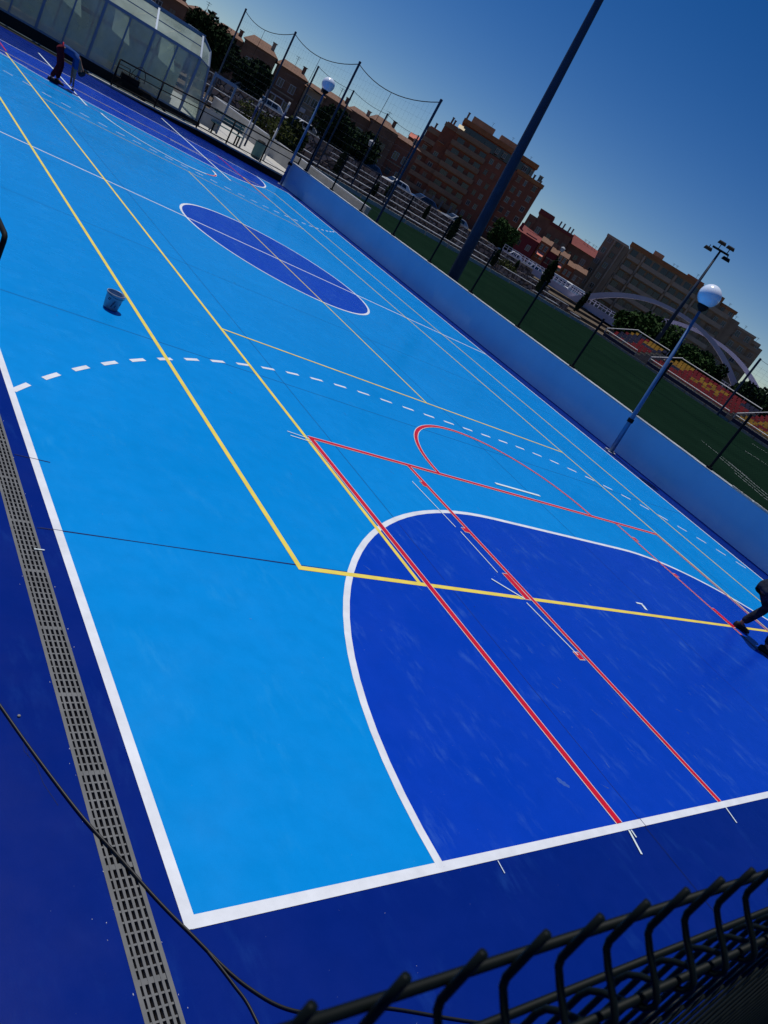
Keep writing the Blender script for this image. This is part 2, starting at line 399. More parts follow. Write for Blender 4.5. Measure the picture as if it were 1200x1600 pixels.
# saw cut slab joints
g = MB()
for x in (-3.64, .36, 4.36): g.strip([(x, -17), (x+.02, -6), (x-.02, 5), (x, 16.5)], .006, .0105)
for y in (-11.79, -7.80, -3.79, .21, 4.2, 8.2, 12.2):
    x0 = -7.44
    g.strip([(x0, y+.02), (-2, y-.01), (3, y+.01), (7.6, y)], .006, .0107)
g.strip([(-7.44, -10.93), (-7.2, -10.945)], .008, .0135); g.strip([(-7.42, -11.765), (-5.42, -11.79)], .006, .0135)
g.strip([(-3.62, -14.46), (-3.62, -14.38)], .007, .0145)
struct(g, 'slab_joints', m_joint)
g = MB(); random.seed(15)
def blob(x, y, a, b, an):
    g.sheet([(x+a*random.uniform(.6, 1.2)*math.cos(t_)*math.cos(an)-b*math.sin(t_)*random.uniform(.6, 1.2)*math.sin(an), y+a*math.cos(t_)*random.uniform(.6, 1.2)*math.sin(an)+b*math.sin(t_)*random.uniform(.6, 1.2)*math.cos(an)) for t_ in [k*math.pi/7 for k in range(14)]], .0125)
blob(-4.19, -14.02, .055, .028, 2.2)
for i in range(46): blob(random.uniform(-5.2, 3), random.uniform(-14.1, -10.8), random.uniform(.01, .05), random.uniform(.002, .007), 1.9+random.gauss(0, .35))
for i in range(60): blob(random.uniform(-7, 2), random.uniform(-14.1, -4), random.uniform(.01, .05), random.uniform(.002, .005), 1.9+random.gauss(0, .5))
m_dust = mat('dust_mark', (.10, .22, .55), .9, .1)
b_ = m_dust.node_tree.nodes['Principled BSDF']; b_.inputs['Alpha'].default_value = .35
struct(g, 'dust_marks', m_dust)
# small stains, chips and scratches
g = MB()
random.seed(3)
for i in range(60):
    sd_ = random.choice((-1, 1)); x = (-7.47 if sd_ > 0 else -7.595)+sd_*abs(random.gauss(0, .02)); y = random.uniform(-15, -9)
    r = random.uniform(.0006, .0022)
    g.sheet([(x+r*math.cos(t)*random.uniform(.6, 1.4), y+r*2*math.sin(t)*random.uniform(.6, 1.6)) for t in [k*math.pi/3 for k in range(6)]], .0025)
for i in range(26):
    x = random.uniform(-7.9, -6); y = random.uniform(-15.3, -12.8); r = random.uniform(.0006, .0016)
    if x > -7.3 and y > -14.4: continue
    g.sheet([(x+r*math.cos(t), y+r*math.sin(t)) for t in [k*math.pi/3 for k in range(6)]], .0025)
struct(g, 'paint_flecks', m_coping)
g = MB()
L = [(-7.86, -13.28), (-7.84, -13.36), (-7.80, -13.42), (-7.81, -13.50), (-7.77, -13.58), (-7.76, -13.68), (-7.72, -13.80)]
g.strip(L, .003, .003); g.strip([(p[0]+.012, p[1]-.03) for p in L[1:4]], .002, .003)
struct(g, 'scratch_marks', mat('scratch_brown', (.012, .02, .09), .9, .1))
random.seed(7)
# drainage channel: dark trough + grate with five slots per row
g = MB(); g.box(-7.60, -7.46, -17.5, 18.5, -.12, -.1); g.box(-7.602, -7.598, -17.5, 18.5, -.12, -.001); g.box(-7.462, -7.458, -17.5, 18.5, -.12, -.001)
dr = thing('drain_channel', (0, 0, 0), 0, 'long narrow grey slotted drain grate beside the white sideline', 'drain')
g.build('trough', m_void, dr)
g = MB()
for k in range(6):
    x = -7.596+k*.0262; wd = .0125 if k not in (0, 5) else .019
    g.box(x-wd/2+.001, x+wd/2, -17.5, 18.5, -.022, -.001+(.003 if k in (0, 5) else 0))
y = -17.5; k = 0
while y < 18.4:
    wd = .0085 if k % 10 else .024
    g.box(-7.588, -7.473, y, y+wd, -.022, -.003); y += .047 if k % 10 else .058; k += 1
g.build('grate', m_grate, dr)
# pebble
g = MB(); g.lathe([(.001, .011), (.006, .009), (.008, .004), (.006, .0)], 9, (-7.80, -13.30, 0)); tag(g.build('pebble', m_pebble, None, True), 'small grey pebble lying on navy paint left of the drain', 'stone')
# cable
def cat_pts(P, n=8):
    P = [Vector(p) for p in P]; out = []
    for i in range(len(P)-1):
        p0 = P[max(i-1, 0)]; p1 = P[i]; p2 = P[i+1]; p3 = P[min(i+2, len(P)-1)]
        for k in range(n):
            t = k/n; out.append(.5*((2*p1)+(p2-p0)*t+(2*p0-5*p1+4*p2-p3)*t*t+(3*p1-p0-3*p2+p3)*t**3))
    out.append(P[-1]); return out
g = MB(); g.tube(cat_pts([(-8.6, -11.6, .006), (-8.1, -12.6, .006), (-7.90, -13.16, .006), (-7.78, -13.50, .006), (-7.64, -13.86, .008), (-7.53, -14.08, .009), (-7.42, -14.30, .006), (-7.33, -14.46, .006), (-7.17, -14.72, .006), (-6.97, -14.88, .006), (-6.6, -14.96, .006), (-6.0, -15.2, .006), (-5, -15.5, .006)]), .0065, 8)
g.tube(cat_pts([(-7.28, -14.55, .006), (-7.22, -14.70, .006), (-7.18, -14.84, .006), (-7.16, -15.2, .006), (-7.2, -15.9, .006)]), .0055, 8)
tag(g.build('cable', m_cable, None, True), 'black cable trailing across the drain grate at bottom left', 'cable')

# ================================================================== BLUE WALL AND ITS FENCE
wl = thing('boundary_wall', (7.98, 0, 0), .008, 'low blue painted wall along the far side of the court', 'wall')
g = MB(); g.box(0, .22, -40, 16.2, 0, 1.01); g.build('wall_face', m_wallblue, wl)
g = MB(); y = -40
while y < 16.15:
    e = min(y+random.uniform(1.2, 2.6), 16.21); g.box(-.012-random.uniform(0, .006), .235, y+.004, e, 1.012, 1.04+random.uniform(-.004, .006)); y = e
g.build('coping', m_coping, wl)
g = MB(); g.box(-.02, -.002, -40, 16.1, .001, .02); g.build('skirting', m_surround, wl)
g = MB()
yy = -9.6
random.seed(11)
for i in range(260):    # broken mortar crumbs on the coping near the right edge
    y = random.uniform(-10.6, -7.95); r = random.uniform(.008, .02); g.box(-.01+random.uniform(0, .03), -.01+random.uniform(.03, .09), y, y+r*2, 1.04, 1.045+r)
g.build('mortar_crumbs', m_conc, wl)
random.seed(7)

fe = thing('chain_link_fence', (8.10, 0, 1.04), .008, 'chain link fence with thin dark posts standing on the blue wall', 'fence')
PY = [15.15-2.48*k for k in range(0, 18)]
post = None
for y in PY:
    if post is None:
        g = MB(); g.tube([(0, 0, 0), (0, 0, 1.47)], .032, 8); g.box(-.06, .06, -.06, .06, 0, .05); g.lathe([(.03, 1.46), (.03, 1.49), (.001, 1.5)], 8)
        post = g.build('fence_post', m_black, fe); o = post
    else: o = post.copy(); COL.objects.link(o)
    o.location = (0, y, 0)
g = MB()
for z in (.03, .75, 1.44): g.tube([(0, PY[-1], z), (0, PY[0], z)], .003, 4)
y = PY[-1]; H = 1.4
while y < PY[0]:
    for d in (1, -1):
        y1 = y+d*H; a, b = (y, .03), (y1, .03+H)
        if y1 > PY[0]: b = (PY[0], .03+(PY[0]-y))
        if y1 < PY[-1]: b = (PY[-1], .03+(y-PY[-1]))
        g.tube([(0, a[0], a[1]), (0, b[0], b[1])], .0011, 3, cap=False)
    y += .075
g.build('wire_mesh', m_black, fe)

# tall ball net poles along the wall line
nt_ = thing('ball_stop_net', (8.95, 0, 0), 0, 'tall ball stop net slung between four dark poles beyond the court corner', 'sports net')
TY = [10.3, 16.75, 23.4, 29.9]
for y in TY:
    g = MB(); g.tube([(0, 0, 0), (0, 0, 5.75)], .048, 10); g.lathe([(.055, 5.7), (.055, 5.78), (.002, 5.8)], 10)
    o = g.build('pole', m_polegrey, nt_); o.location = (0, y, 0)
g = MB()
for a, b in zip(TY[:-1], TY[1:]):
    prev = None; pts = []
    for i in range(13): t = i/12; pts.append((0, a+(b-a)*t, 5.68-1.7*t*(1-t)))
    g.tube(pts, .017, 5)
    mid = (a+b)/2; g.tube([(0, mid, 5.25), (0, mid+.1, 4.0)], .009, 4)
g.build('top_cable', m_black, nt_)
g = MB()
for a, b in zip(TY[:-1], TY[1:]):
    n = 22
    for i in range(n+1):
        t = i/n; zt = 5.62-1.7*t*(1-t); g.tube([(0, a+(b-a)*t, 1.2), (0, a+(b-a)*t, zt)], .0016, 3, cap=False)
    for k in range(14):
        z = 1.3+.3*k; ok = [t for t in [i/20 for i in range(21)] if 5.62-1.7*t*(1-t) > z]
        if len(ok) > 4: g.tube([(0, a+(b-a)*t, z) for t in ok if t <= .5] or [(0, a, z), (0, b, z)], .0016, 3, cap=False); g.tube([(0, a+(b-a)*t, z) for t in ok if t >= .5], .0016, 3, cap=False)
g.build('netting', m_polegrey, nt_)
nt2 = thing('ball_stop_net', (0, 38.6, 0), 0, 'farther and lower ball stop net at the end of the football pitch', 'sports net')
XX = [18.4, 21.6, 24.9, 28.2]
for x in XX:
    g = MB(); g.tube([(0, 0, 0), (0, 0, 6.0)], .06, 8); o = g.build('pole', m_polegrey, nt2); o.location = (x, 0, 0)
g = MB()
for a, b in zip(XX[:-1], XX[1:]): g.tube([(a+(b-a)*i/8, 0, 5.95-.6*(i/8)*(1-i/8)) for i in range(9)], .018, 4)
g.tube([(XX[0]-.2, 0, 4.6), (XX[0]+1.2, 0, 4.55)], .05, 5)
g.build('top_cable', m_black, nt2)

# ================================================================== LAMPS, POLES
def globe_lamp(loc, label):
    t = thing('globe_lamp', loc, 0, label, 'lamp post', 'white globe lamp posts along the blue wall')
    g = MB(); g.tube([(0, 0, .01), (0, 0, .95), (0, 0, 3.86)], [.062, .058, .034], 16); g.build('pole', m_lampblue, t, True)
    g = MB(); g.tube([(0, 0, .86), (0, 0, .96)], .078, 16); g.box(-.10, -.055, -.02, .02, .84, .98); g.build('clamp', m_black, t)
    g = MB(); g.tube([(0, 0, 0), (0, 0, .018)], .13, 16)
    for k in range(4):
        a = math.pi/4+k*math.pi/2; g.tube([(.1*math.cos(a), .1*math.sin(a), .016), (.1*math.cos(a), .1*math.sin(a), .045)], .012, 6)
    g.build('base_plate', m_coping, t)
    g = MB(); g.lathe([(.035, 3.82), (.07, 3.85), (.12, 3.90), (.145, 3.96), (.13, 3.985)], 20); g.build('collar', m_black, t, True)
    g = MB(); g.lathe([(max(.001, .262*math.sin(math.pi*i/20)), 4.205-.262*math.cos(math.pi*i/20)) for i in range(21)], 36); g.build('globe', m_globe, t, True)
    return t
l1 = globe_lamp((7.68, -5.08, 0), 'white globe lamp on slim blue post, the nearer one at the right')
l2 = dup(l1, (7.72, 16.05, 0), label='white globe lamp on slim blue post, the farther one at the wall end', scale=1.03)
l1.rotation_euler = Vector((-.153, .23, 4.2)).to_track_quat('Z', 'Y').to_euler()      # the nearer post leans a little
# white paint blob at lamp foot
g = MB(); g.box(7.50, 7.58, -5.06, -4.98, .001, .05); tag(g.build('paint_tin_lid', m_steelw), 'little white block on the ground at the foot of the nearer lamp', 'block')

t = thing('floodlight_mast', (0, 0, 0), 0, 'thick blue mast rising out of the frame behind the blue wall', 'mast')
bp_ = polar(41.2, 30.0)
g = MB(); tp_ = polar(39.75, 30.0); g.tube([(bp_.x, bp_.y, 0), (tp_.x, tp_.y, 16)], [.235, .08], 14); g.build('shaft', m_polegrey, t)
g = MB(); g.tube([(bp_.x, bp_.y, 0), (bp_.x, bp_.y, .08)], .55, 16)
for k in range(8): a = k*math.pi/4; g.tube([(bp_.x+.48*math.cos(a), bp_.y+.48*math.sin(a), .08), (bp_.x+.48*math.cos(a), bp_.y+.48*math.sin(a), .2)], .03, 6)
g.build('base_plate', m_polegrey, t)

# floodlight beyond the stands
f0 = polar(55.35, 88.)
t = thing('floodlight', f0, R(-55.7), 'tall slim floodlight with four lamp heads rising behind the stands', 'floodlight'); t.scale = (1.21,)*3
g = MB(); g.tube([(0, 0, 0), (0, 0, 10.6)], [.22, .085], 10); g.build('mast', m_polegrey, t, True)
g = MB(); g.box(-.75, .75, -.06, .06, 10.5, 10.66); g.box(-.06, .06, -.6, .7, 10.36, 10.5); g.build('crossarm', m_black, t)
for hx, hz in ((-.95, 10.15), (.75, 10.12), (-.25, 11.0), (.55, 10.98)):
    g = MB(); w_ = .36
    g.add([(-w_, -.3, -.05), (w_, -.3, -.05), (w_, .3, .12), (-w_, .3, .12), (-w_*.8, -.22, .18), (w_*.8, -.22, .18), (w_*.8, .2, .3), (-w_*.8, .2, .3)],
          [(0, 3, 2, 1), (4, 5, 6, 7), (0, 1, 5, 4), (1, 2, 6, 5), (2, 3, 7, 6), (3, 0, 4, 7)])
    g.tube([(0, 0, .1), (0, 0, -.0+(10.6-hz if hz < 10.6 else -.35))], .035, 6)
    o = g.build('lamp_head', m_black, t); o.location = (hx, 0, hz)
    g = MB(); g.box(-w_*.86, w_*.86, -.25, .25, -.005, 0); l_ = g.build('lens', m_lampglass, o); l_.rotation_euler = (R(15.8), 0, 0); l_.location = (0, 0, .03)

# second slim lamp posts behind
def street_lamp(loc, h, label, arm=True):
    t = thing('street_lamp', loc, R(-40), label, 'street lamp', 'street lamps behind the football pitch')
    g = MB(); g.tube([(0, 0, 0), (0, 0, h)], [.09, .045], 8); g.build('post', m_black, t)
    g = MB(); g.lathe([(.02, h), (.16, h+.05), (.24, h+.38), (.25, h+.42), (.12, h+.52), (.01, h+.56)], 10); g.build('lantern', m_coping, t)
    return t
street_lamp(polar(46.6, 85, .9), 3.9, 'black street lamp with pale lantern in front of the orange houses')
street_lamp(polar(31.9, 72, .9), 2.6, 'street lamp on the parapet left of the big brick block')
fp = thing('fence_pole', (57., 20, 0), 0, 'dark pole with dangling netting beside the right end of the red stand', 'pole')
g = MB(); g.tube([(0, 0, 0), (0, 0, 5.8)], .1, 8); g.build('post', m_polegrey, fp)
g = MB(); g.tube([(0, 0, 5.7), (0, -6, 5.3), (0, -12, 5.7)], .02, 4)
for k in range(20): g.tube([(0, -.6*k, 5.3-.0*k), (0, -.6*k, 1.5)], .004, 3, cap=False)
for k in range(12): g.tube([(0, 0, 1.6+.32*k), (0, -12, 1.6+.32*k)], .004, 3, cap=False)
g.build('netting', m_polegrey, fp)

# ================================================================== FOREGROUND MESH FENCE
def near_fence():
    T0 = Vector((-8.9277, -15.794, 2.5898)); dx = .05; slope = -.01186
    t = thing('mesh_fence_panel', (T0.x, T0.y, 0), R(-1.07), 'dark green welded mesh fence with bent wire tips right in front', 'fence', )
    g = MB(); zt = 2.5898
    def zz(x): return zt+slope*x
    for k in range(-9, 97):
        x = k*dx; z = zz(x)
        prof = [(0, z), (0, z-.018), (0, z-.038), (-.002, z-.043), (-.010, z-.050), (-.024, z-.060), (-.031, z-.066), (-.033, z-.071), (-.031, z-.077), (-.020, z-.088), (-.008, z-.099), (-.002, z-.107), (0, z-.116), (0, z-.3)]
        g.tube([(x, p[0], p[1]) for p in prof], .0025, 8)
        g.tube([(x, 0, z-.3), (x, 0, .12)], .0024, 5)
    for z0, y0 in ((-.033, .0066), (-.078, -.024), (-.122, .0066), (-.30, .0066), (-.34, .0066), (-.5, .0066), (-.7, .0066), (-.9, .0066), (-1.1, .0066), (-1.3, .0066), (-1.5, .0066), (-1.7, .0066), (-1.9, .0066), (-2.1, .0066), (-2.3, .0066)):
        g.tube([(-.47, y0, zz(-.47)+z0), (4.82, y0, zz(4.82)+z0)], .0030, 8)
    g.build('wire_panel', m_dgreen, t, True)
    for x in (2.28, 4.84):
        g = MB(); g.box(x-.03, x+.03, -.075, -.05, 0, zz(x)-.13); g.box(x-.033, x+.033, -.078, -.047, zz(x)-.13, zz(x)-.12); g.build('fence_post', m_dgreen, t)
near_fence()

# handrail at left edge
t = thing('handrail', (-7.56, -9.34, 0), 0, 'dark tubular handrail end just entering the frame at far left', 'railing')
g = MB(); g.tube([(0, 0, 0), (0, 0, .93), (0, .015, .965), (0, .05, .975), (0, 4, .975), (0, 4, 0)], .022, 10); g.build('top_rail', m_black, t, True)
g = MB(); g.tube([(0, .02, .45), (0, 3.98, .45)], .015, 8); g.build('middle_rail', m_black, t, True)
g = MB(); g.tube([(0, 2, 0), (0, 2, .97)], .02, 8); g.build('post', m_black, t, True)

# ================================================================== BUCKET
t = thing('bucket', (-5.80, -7.22, 0.006), R(20), 'milky grey plastic paint bucket with wire handle on the yellow line', 'bucket')
g = MB(); g.lathe([(.001, .004), (.10, .002), (.108, .01), (.128, .215), (.134, .218), (.138, .226), (.138, .25), (.132, .252), (.128, .246), (.122, .20), (.104, .02), (.001, .016)], 32); g.build('shell', m_bucket, t, True)
g = MB(); g.lathe([(.116, .12), (.001, .121)], 24); g.build('paint', m_cyan, t)
g = MB(); g.tube([(.14*math.cos(a), .02, .235-.105*math.sin(a)*1.0) if False else (.142*math.cos(a), -.142*math.sin(a)*.98, .232-.03*math.sin(a)) for a in [math.pi*i/16 for i in range(17)]], .003, 6); g.build('handle', m_black, t, True)
g = MB()
for a0, a1, z0, z1 in ((3.9, 4.05, .05, .13), (4.05, 4.2, .10, .16), (4.35, 4.5, .06, .10), (5.0, 5.3, .1, .13), (3.3, 3.6, .14, .18)):
    V = []
    for z in (z0, z1):
        for a in (a0, a1): r = .108+.02*(z-.01)/.205+.0015; V.append((r*math.cos(a+(z-z0)*2), r*math.sin(a+(z-z0)*2), z))
    g.add(V, [(0, 1, 3, 2)]); g.build('stain', m_bucketmark, t); g = MB()

t.scale = (.76,)*3
# ================================================================== FAR PLATFORM, RAILING, GREENHOUSE
PA = Vector((-4, 19.0)); PB = Vector((8.6, 17.0)); pt = (PB-PA).normalized(); PANG = math.atan2(pt.y, pt.x)
t = thing('platform', (PA.x, PA.y, 0), PANG, 'raised concrete walkway with pale kerb behind the far goal line', 'platform')
g = MB()   # local: x along, y away
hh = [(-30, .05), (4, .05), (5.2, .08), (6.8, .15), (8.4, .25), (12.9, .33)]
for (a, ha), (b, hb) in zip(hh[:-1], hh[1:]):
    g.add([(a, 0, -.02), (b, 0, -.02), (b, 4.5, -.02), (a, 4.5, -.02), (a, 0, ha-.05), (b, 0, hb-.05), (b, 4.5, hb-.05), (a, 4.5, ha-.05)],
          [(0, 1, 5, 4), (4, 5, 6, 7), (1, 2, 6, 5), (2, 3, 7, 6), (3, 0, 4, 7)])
g.build('retaining_face', mat('platform_near_black', (.01, .011, .014), .8, .2), t)  # one even near-black colour over the walkway front and body
g = MB()
for (a, ha), (b, hb) in zip(hh[1:-1], hh[2:]):
    g.add([(a, -.03, ha-.05), (b, -.03, hb-.05), (b, .22, hb-.05), (a, .22, ha-.05), (a, -.03, ha+.01), (b, -.03, hb+.01), (b, .22, hb+.01), (a, .22, ha+.01)],
          [(0, 1, 5, 4), (4, 5, 6, 7), (1, 2, 6, 5), (2, 3, 7, 6), (3, 0, 4, 7), (0, 3, 2, 1)])
    g.add([(a, .222, ha-.03), (b, .222, hb-.03), (b, 4.5, hb-.03), (a, 4.5, ha-.03)], [(0, 1, 2, 3)])
g.build('kerb', m_conc, t)
def hz_(x):
    for (a, ha), (b, hb) in zip(hh[:-1], hh[1:]):
        if a <= x <= b: return ha+(hb-ha)*(x-a)/(b-a)
    return .33
t = thing('ramp_railing', (PA.x, PA.y, 0), PANG, 'black steel railing with two rails along the raised walkway', 'railing')
RX = [4.81, 6.52, 8.27, 9.6, 11.2, 12.75]
for x in RX:
    g = MB(); g.tube([(x, .1, hz_(x)), (x, .1, hz_(x)+1.0)], .033, 8); g.build('post', m_black, t, True)
for nm, dz in (('top_rail', 1.0), ('middle_rail', .72), ('bottom_rail', .12)):
    g = MB(); g.tube([(x, .1, hz_(x)+dz) for x in RX], .03 if dz == 1.0 else .019, 8); g.build(nm, m_black, t, True)

nrm = Vector((-pt.y, pt.x)); GO = PA+nrm*1.5
t = thing('glass_pool_hall', (GO.x, GO.y, 0), PANG, 'long glazed pool enclosure with sloped glass roof at top left', 'greenhouse')
X0, X1 = -14., 7.7; EZ = 2.58; RZ = 3.4; RD = 1.25; BZ = .38
g = MB(); g.box(X0, X1+.95, -.05, .1, 0, BZ); g.build('base_wall', mat('dark_plinth', (.012, .014, .016), .8, .2), t)
g = MB()
def fb(x0, x1, y0, y1, z0, z1): g.box(x0, x1, y0, y1, z0, z1)
xs = [X1-1.92*k for k in range(0, 12)]
for x in xs:   # main ribs: post + rafter
    fb(x-.05, x+.05, -.05, .05, BZ, EZ)
    g.tube([(x, 0, EZ), (x, RD, RZ)], .055, 4); g.tube([(x, RD, RZ), (x, 5, RZ+.1)], .055, 4)
for x in xs[1:]: fb(x+.93, x+.99, -.04, .03, BZ, EZ)
fb(X0, X1, -.06, .05, EZ-.05, EZ+.06); fb(X0, X1, -.05, .04, BZ+.001, BZ+.08)
fb(X0, X1+.1, RD-.07, RD+.14, RZ-.09, RZ+.05)
for k in (1,): g.tube([(X0, RD*.5, (EZ+RZ)/2), (X1, RD*.5, (EZ+RZ)/2)], .02, 4)
# end bay: chamfered end
E1 = [(X1, 0, EZ), (X1+.52, .5, 2.45), (X1+.95, .75, .35), (X1, 0, BZ)]
g.tube([E1[0], E1[1]], .05, 5); g.tube([E1[1], E1[2]], .06, 5); g.tube([(X1, RD, RZ), (X1+.5, RD, 3.0), (X1+.52, .5, 2.45)], .06, 5); g.tube([E1[2], (X1, 0, BZ)], .05, 5)
g.tube([E1[2], (X1+.95, 4.8, .35), (X1+.5, 4.8, 3.)], .05, 4); g.tube([(X1+.5, RD, 3.0), (X1+.5, 4.8, 3.0)], .05, 4)
g.build('frame', m_frame, t)
g = MB()
g.add([(X0, .012, BZ+.08), (X1, .012, BZ+.08), (X1, .012, EZ-.05), (X0, .012, EZ-.05)], [(0, 1, 2, 3)]); g.build('front_glazing', m_glass, t)
g = MB(); g.add([(X0, .03, EZ+.03), (X1, .03, EZ+.03), (X1, RD, RZ-.02), (X0, RD, RZ-.02)], [(0, 1, 2, 3)])
g.add([(X0, RD, RZ-.021), (X1, RD, RZ-.021), (X1, 5, RZ+.06), (X0, 5, RZ+.06)], [(0, 1, 2, 3)]); g.build('roof_glazing', m_glass, t)
g = MB(); g.add([E1[3], E1[2], E1[1], E1[0]], [(0, 1, 2, 3)]); g.add([E1[0], E1[1], (X1+.5, RD, 3.), (X1, RD, RZ-.03)], [(0, 1, 2, 3)])
g.add([E1[2], (X1+.95, 4.8, .35), (X1+.5, 4.8, 3.), (X1+.5, RD, 3.), E1[1]], [(0, 1, 2, 3, 4)]); g.build('end_glazing', m_glass, t)
g = MB(); g.box(X0, X1+.4, 4.9, 5.0, 0, RZ); g.build('back_wall', mat('hall_back_wall', (.60, .66, .52), .9, .2, var=.25, scale=.5), t)
g = MB()
for x in [X0+1+1.3*k for k in range(16)]:
    g.box(x, x+.07, 3.2, 3.28, .1, RZ-.2); g.tube([(x, 3.2, 2.6), (x+.9, 4.6, 3.1)], .03, 4)
g.box(X0, X1, 3.1, 3.2, 1.75, 1.9); g.box(X0, X1, 2.4, 2.75, 0, .55)
g.build('inner_structure', m_beige2, t)
m_inner = mat('inner_light_patch', (.62, .68, .56), .8, .3, var=.15, scale=1)  # pale colour imitates bright light patches seen through the glass
for k, x in enumerate([X1-1.0-1.92*k for k in range(9)]):  # slanted panels added to stand for those light patches
    g = MB(); g.add([(x-.35, .9, 1.75), (x+.45, .9, 1.55), (x+.15, 1.5, 2.45), (x-.40, 1.5, 2.5)], [(0, 1, 2, 3)]); g.add([(x-.35, .93, 1.75), (x+.45, .93, 1.55), (x+.15, 1.53, 2.45), (x-.40, 1.53, 2.5)], [(3, 2, 1, 0)]); g.build('light_patch_panel', m_inner, t)
# entrance frame and gate posts
def pw(s, off=0): q = Vector((-4, 21))+Vector((.9877, -.1567))*s+nrm*off; return q
a = pw(8.88); b = pw(9.85)
t = thing('entrance_frame', (a.x, a.y, 0), PANG, 'pale blue grey metal door frame standing right of the glass hall', 'door frame')
g = MB(); wd = (b-a).length
g.box(-.04, .04, -.04, .04, .3, 2.45); g.box(wd-.04, wd+.04, -.04, .04, .3, 2.40); g.box(.04, wd-.04, -.035, .035, 2.30, 2.43); g.build('frame', m_frame, t)
g = MB(); g.box(.04, wd-.04, -.01, .0, .35, 1.05); g.build('lower_panel', m_conc, t)
for s, h, lb in ((11.0, 2.5, 'left of two white poles with blue middles beyond the railing'), (12.2, 3.0, 'right and taller of two white poles with blue middles beyond the railing')):
    q = pw(s); t = thing('striped_pole', (q.x, q.y, .2), 0, lb, 'pole', 'white and blue poles beyond the railing')
    g = MB(); g.tube([(0, 0, 0), (0, 0, .55*h)], .045, 10, 0); g.tube([(0, 0, .78*h), (0, 0, h-.2)], .045, 10, 0); g.build('shaft', m_coping, t, True)
    g = MB(); g.tube([(0, 0, .55*h), (0, 0, .78*h)], .055, 10); g.build('sleeve', mat('sleeve_blue', (.01, .03, .12), .5, .4), t, True)
# low white wall going away on the right of the platform
g = MB(); g.box(12.7, 12.95, 17.0, 38.5, .0, .86)
g.build('x', m_conc); o = COL.objects[-1]; o.name = 'garden_wall'; tag(o, 'long low pale wall running away beside the football pitch', 'wall')
g = MB(); g.box(12.66, 12.99, 17.0, 38.5, .862, .93); c_ = g.build('coping', m_steelw, o)
# bench, trolley and bin behind the railing
q = pw(10.2); t = thing('slatted_bench', (q.x, q.y, .26), PANG, 'teal park bench with slatted back behind the railing', 'bench')
g = MB()
for k in range(3): g.box(-.75, .75, -.2+k*.14, -.09+k*.14, .42, .45)
g.build('seat', m_teal, t)
g = MB()
for k in range(3): g.box(-.75, .75, .24, .27, .55+k*.14, .66+k*.14)
g.build('backrest', m_teal, t)
for x in (-.6, .6):
    g = MB(); g.box(x-.03, x+.03, -.18, -.12, 0, .42); g.box(x-.03, x+.03, .275, .32, 0, .95); g.box(x-.03, x+.03, -.18, .3, .38, .415); g.build('leg', m_black, t)
q = pw(11.6, -.7); t = thing('litter_bin', (q.x, q.y, .28), 0, 'dark green round litter bin by the railing post', 'bin')
g = MB(); g.lathe([(.001, 0), (.2, 0), (.22, .05), (.24, .62), (.255, .64), (.255, .68), (.22, .69), (.21, .6)], 20); g.build('drum', m_teal, t, True)
g = MB(); g.lathe([(.20, .69), (.16, .76), (.001, .78)], 20); g.build('lid', m_black, t, True)
q = PA+pt*5.6+nrm*.7; t = thing('trolley', (q.x, q.y, .09), PANG, 'dark metal wheeled trolley with round hoop handle behind the railing', 'trolley')
g = MB(); g.box(-.7, .75, -.25, .25, .30, .36); g.box(-.5, .2, -.2, .2, .36, .58); g.tube([(-.7, -.22, .33), (-.75, -.22, .8), (-.3, -.22, .82), (-.2, -.22, .36)], .02, 6); g.tube([(.7, -.22, .33), (1.5, -.1, .05)], .03, 6); g.build('chassis', m_black, t)
g = MB(); g.tube([(.1+.27*math.cos(a), 0, .58+.5*math.sin(a)) for a in [math.pi*i/14 for i in range(15)]], .012, 6); g.tube([(.05+.1*math.cos(a), -.1, .55+.2*math.sin(a)) for a in [math.pi*i/8 for i in range(9)]], .012, 6); g.build('handle', m_black, t, True)
for x in (-.5, .5):
    for y in (-.27, .27):
        g = MB(); g.lathe([(.001, -.02), (.10, -.02), (.12, -.015), (.12, .015), (.10, .02), (.001, .02)], 14); o = g.build('wheel', m_tyre, t, True); o.rotation_euler = (R(90), 0, 0); o.location = (x, y, .13)

# ================================================================== PITCH EDGE, TERRACES, ROAD
g = MB()
x = 13.2
while x < 56.5:
    e = x+random.uniform(2.2, 3.0); g.box(x+.05, e-.05, 37.6, 37.75, -.02, .30+random.uniform(-.02, .02)); x = e
t = g.build('pitch_kerb', m_conc); tag(t, 'broken low pale concrete kerb along the far end of the green pitch', 'kerb')
g = MB()
while_y = -30
y = 37
while y > -30:
    e = y-random.uniform(2.2, 3.0); g.box(57, 57.15, e+.05, y-.05, -.02, .22); y = e
tag(g.build('pitch_kerb', m_concd), 'low grey kerb in front of the coloured stands', 'kerb')
# turf markings
g = MB(); random.seed(5)
for (a, b, w0) in (((25, .8), (23.2, -2.3), .05), ((24.3, .9), (21.5, -4), .04), ((26, 3.0), (24.4, -.6), .04), ((38.1, 6.8), (42, 3), .08), ((50.1, 12.5), (54, 9), .10), ((22.6, -.9), (20.6, -4.5), .04)):
    a = Vector(a); b = Vector(b); L = (b-a).length; s_ = 0
    while s_ < L:
        e = min(L, s_+random.uniform(.1, .35)); g.strip([tuple(a.lerp(b, s_/L)), tuple(a.lerp(b, e/L))], w0, .004); s_ = e+random.uniform(.03, .1)

struct(g, 'pitch_markings', m_coping)

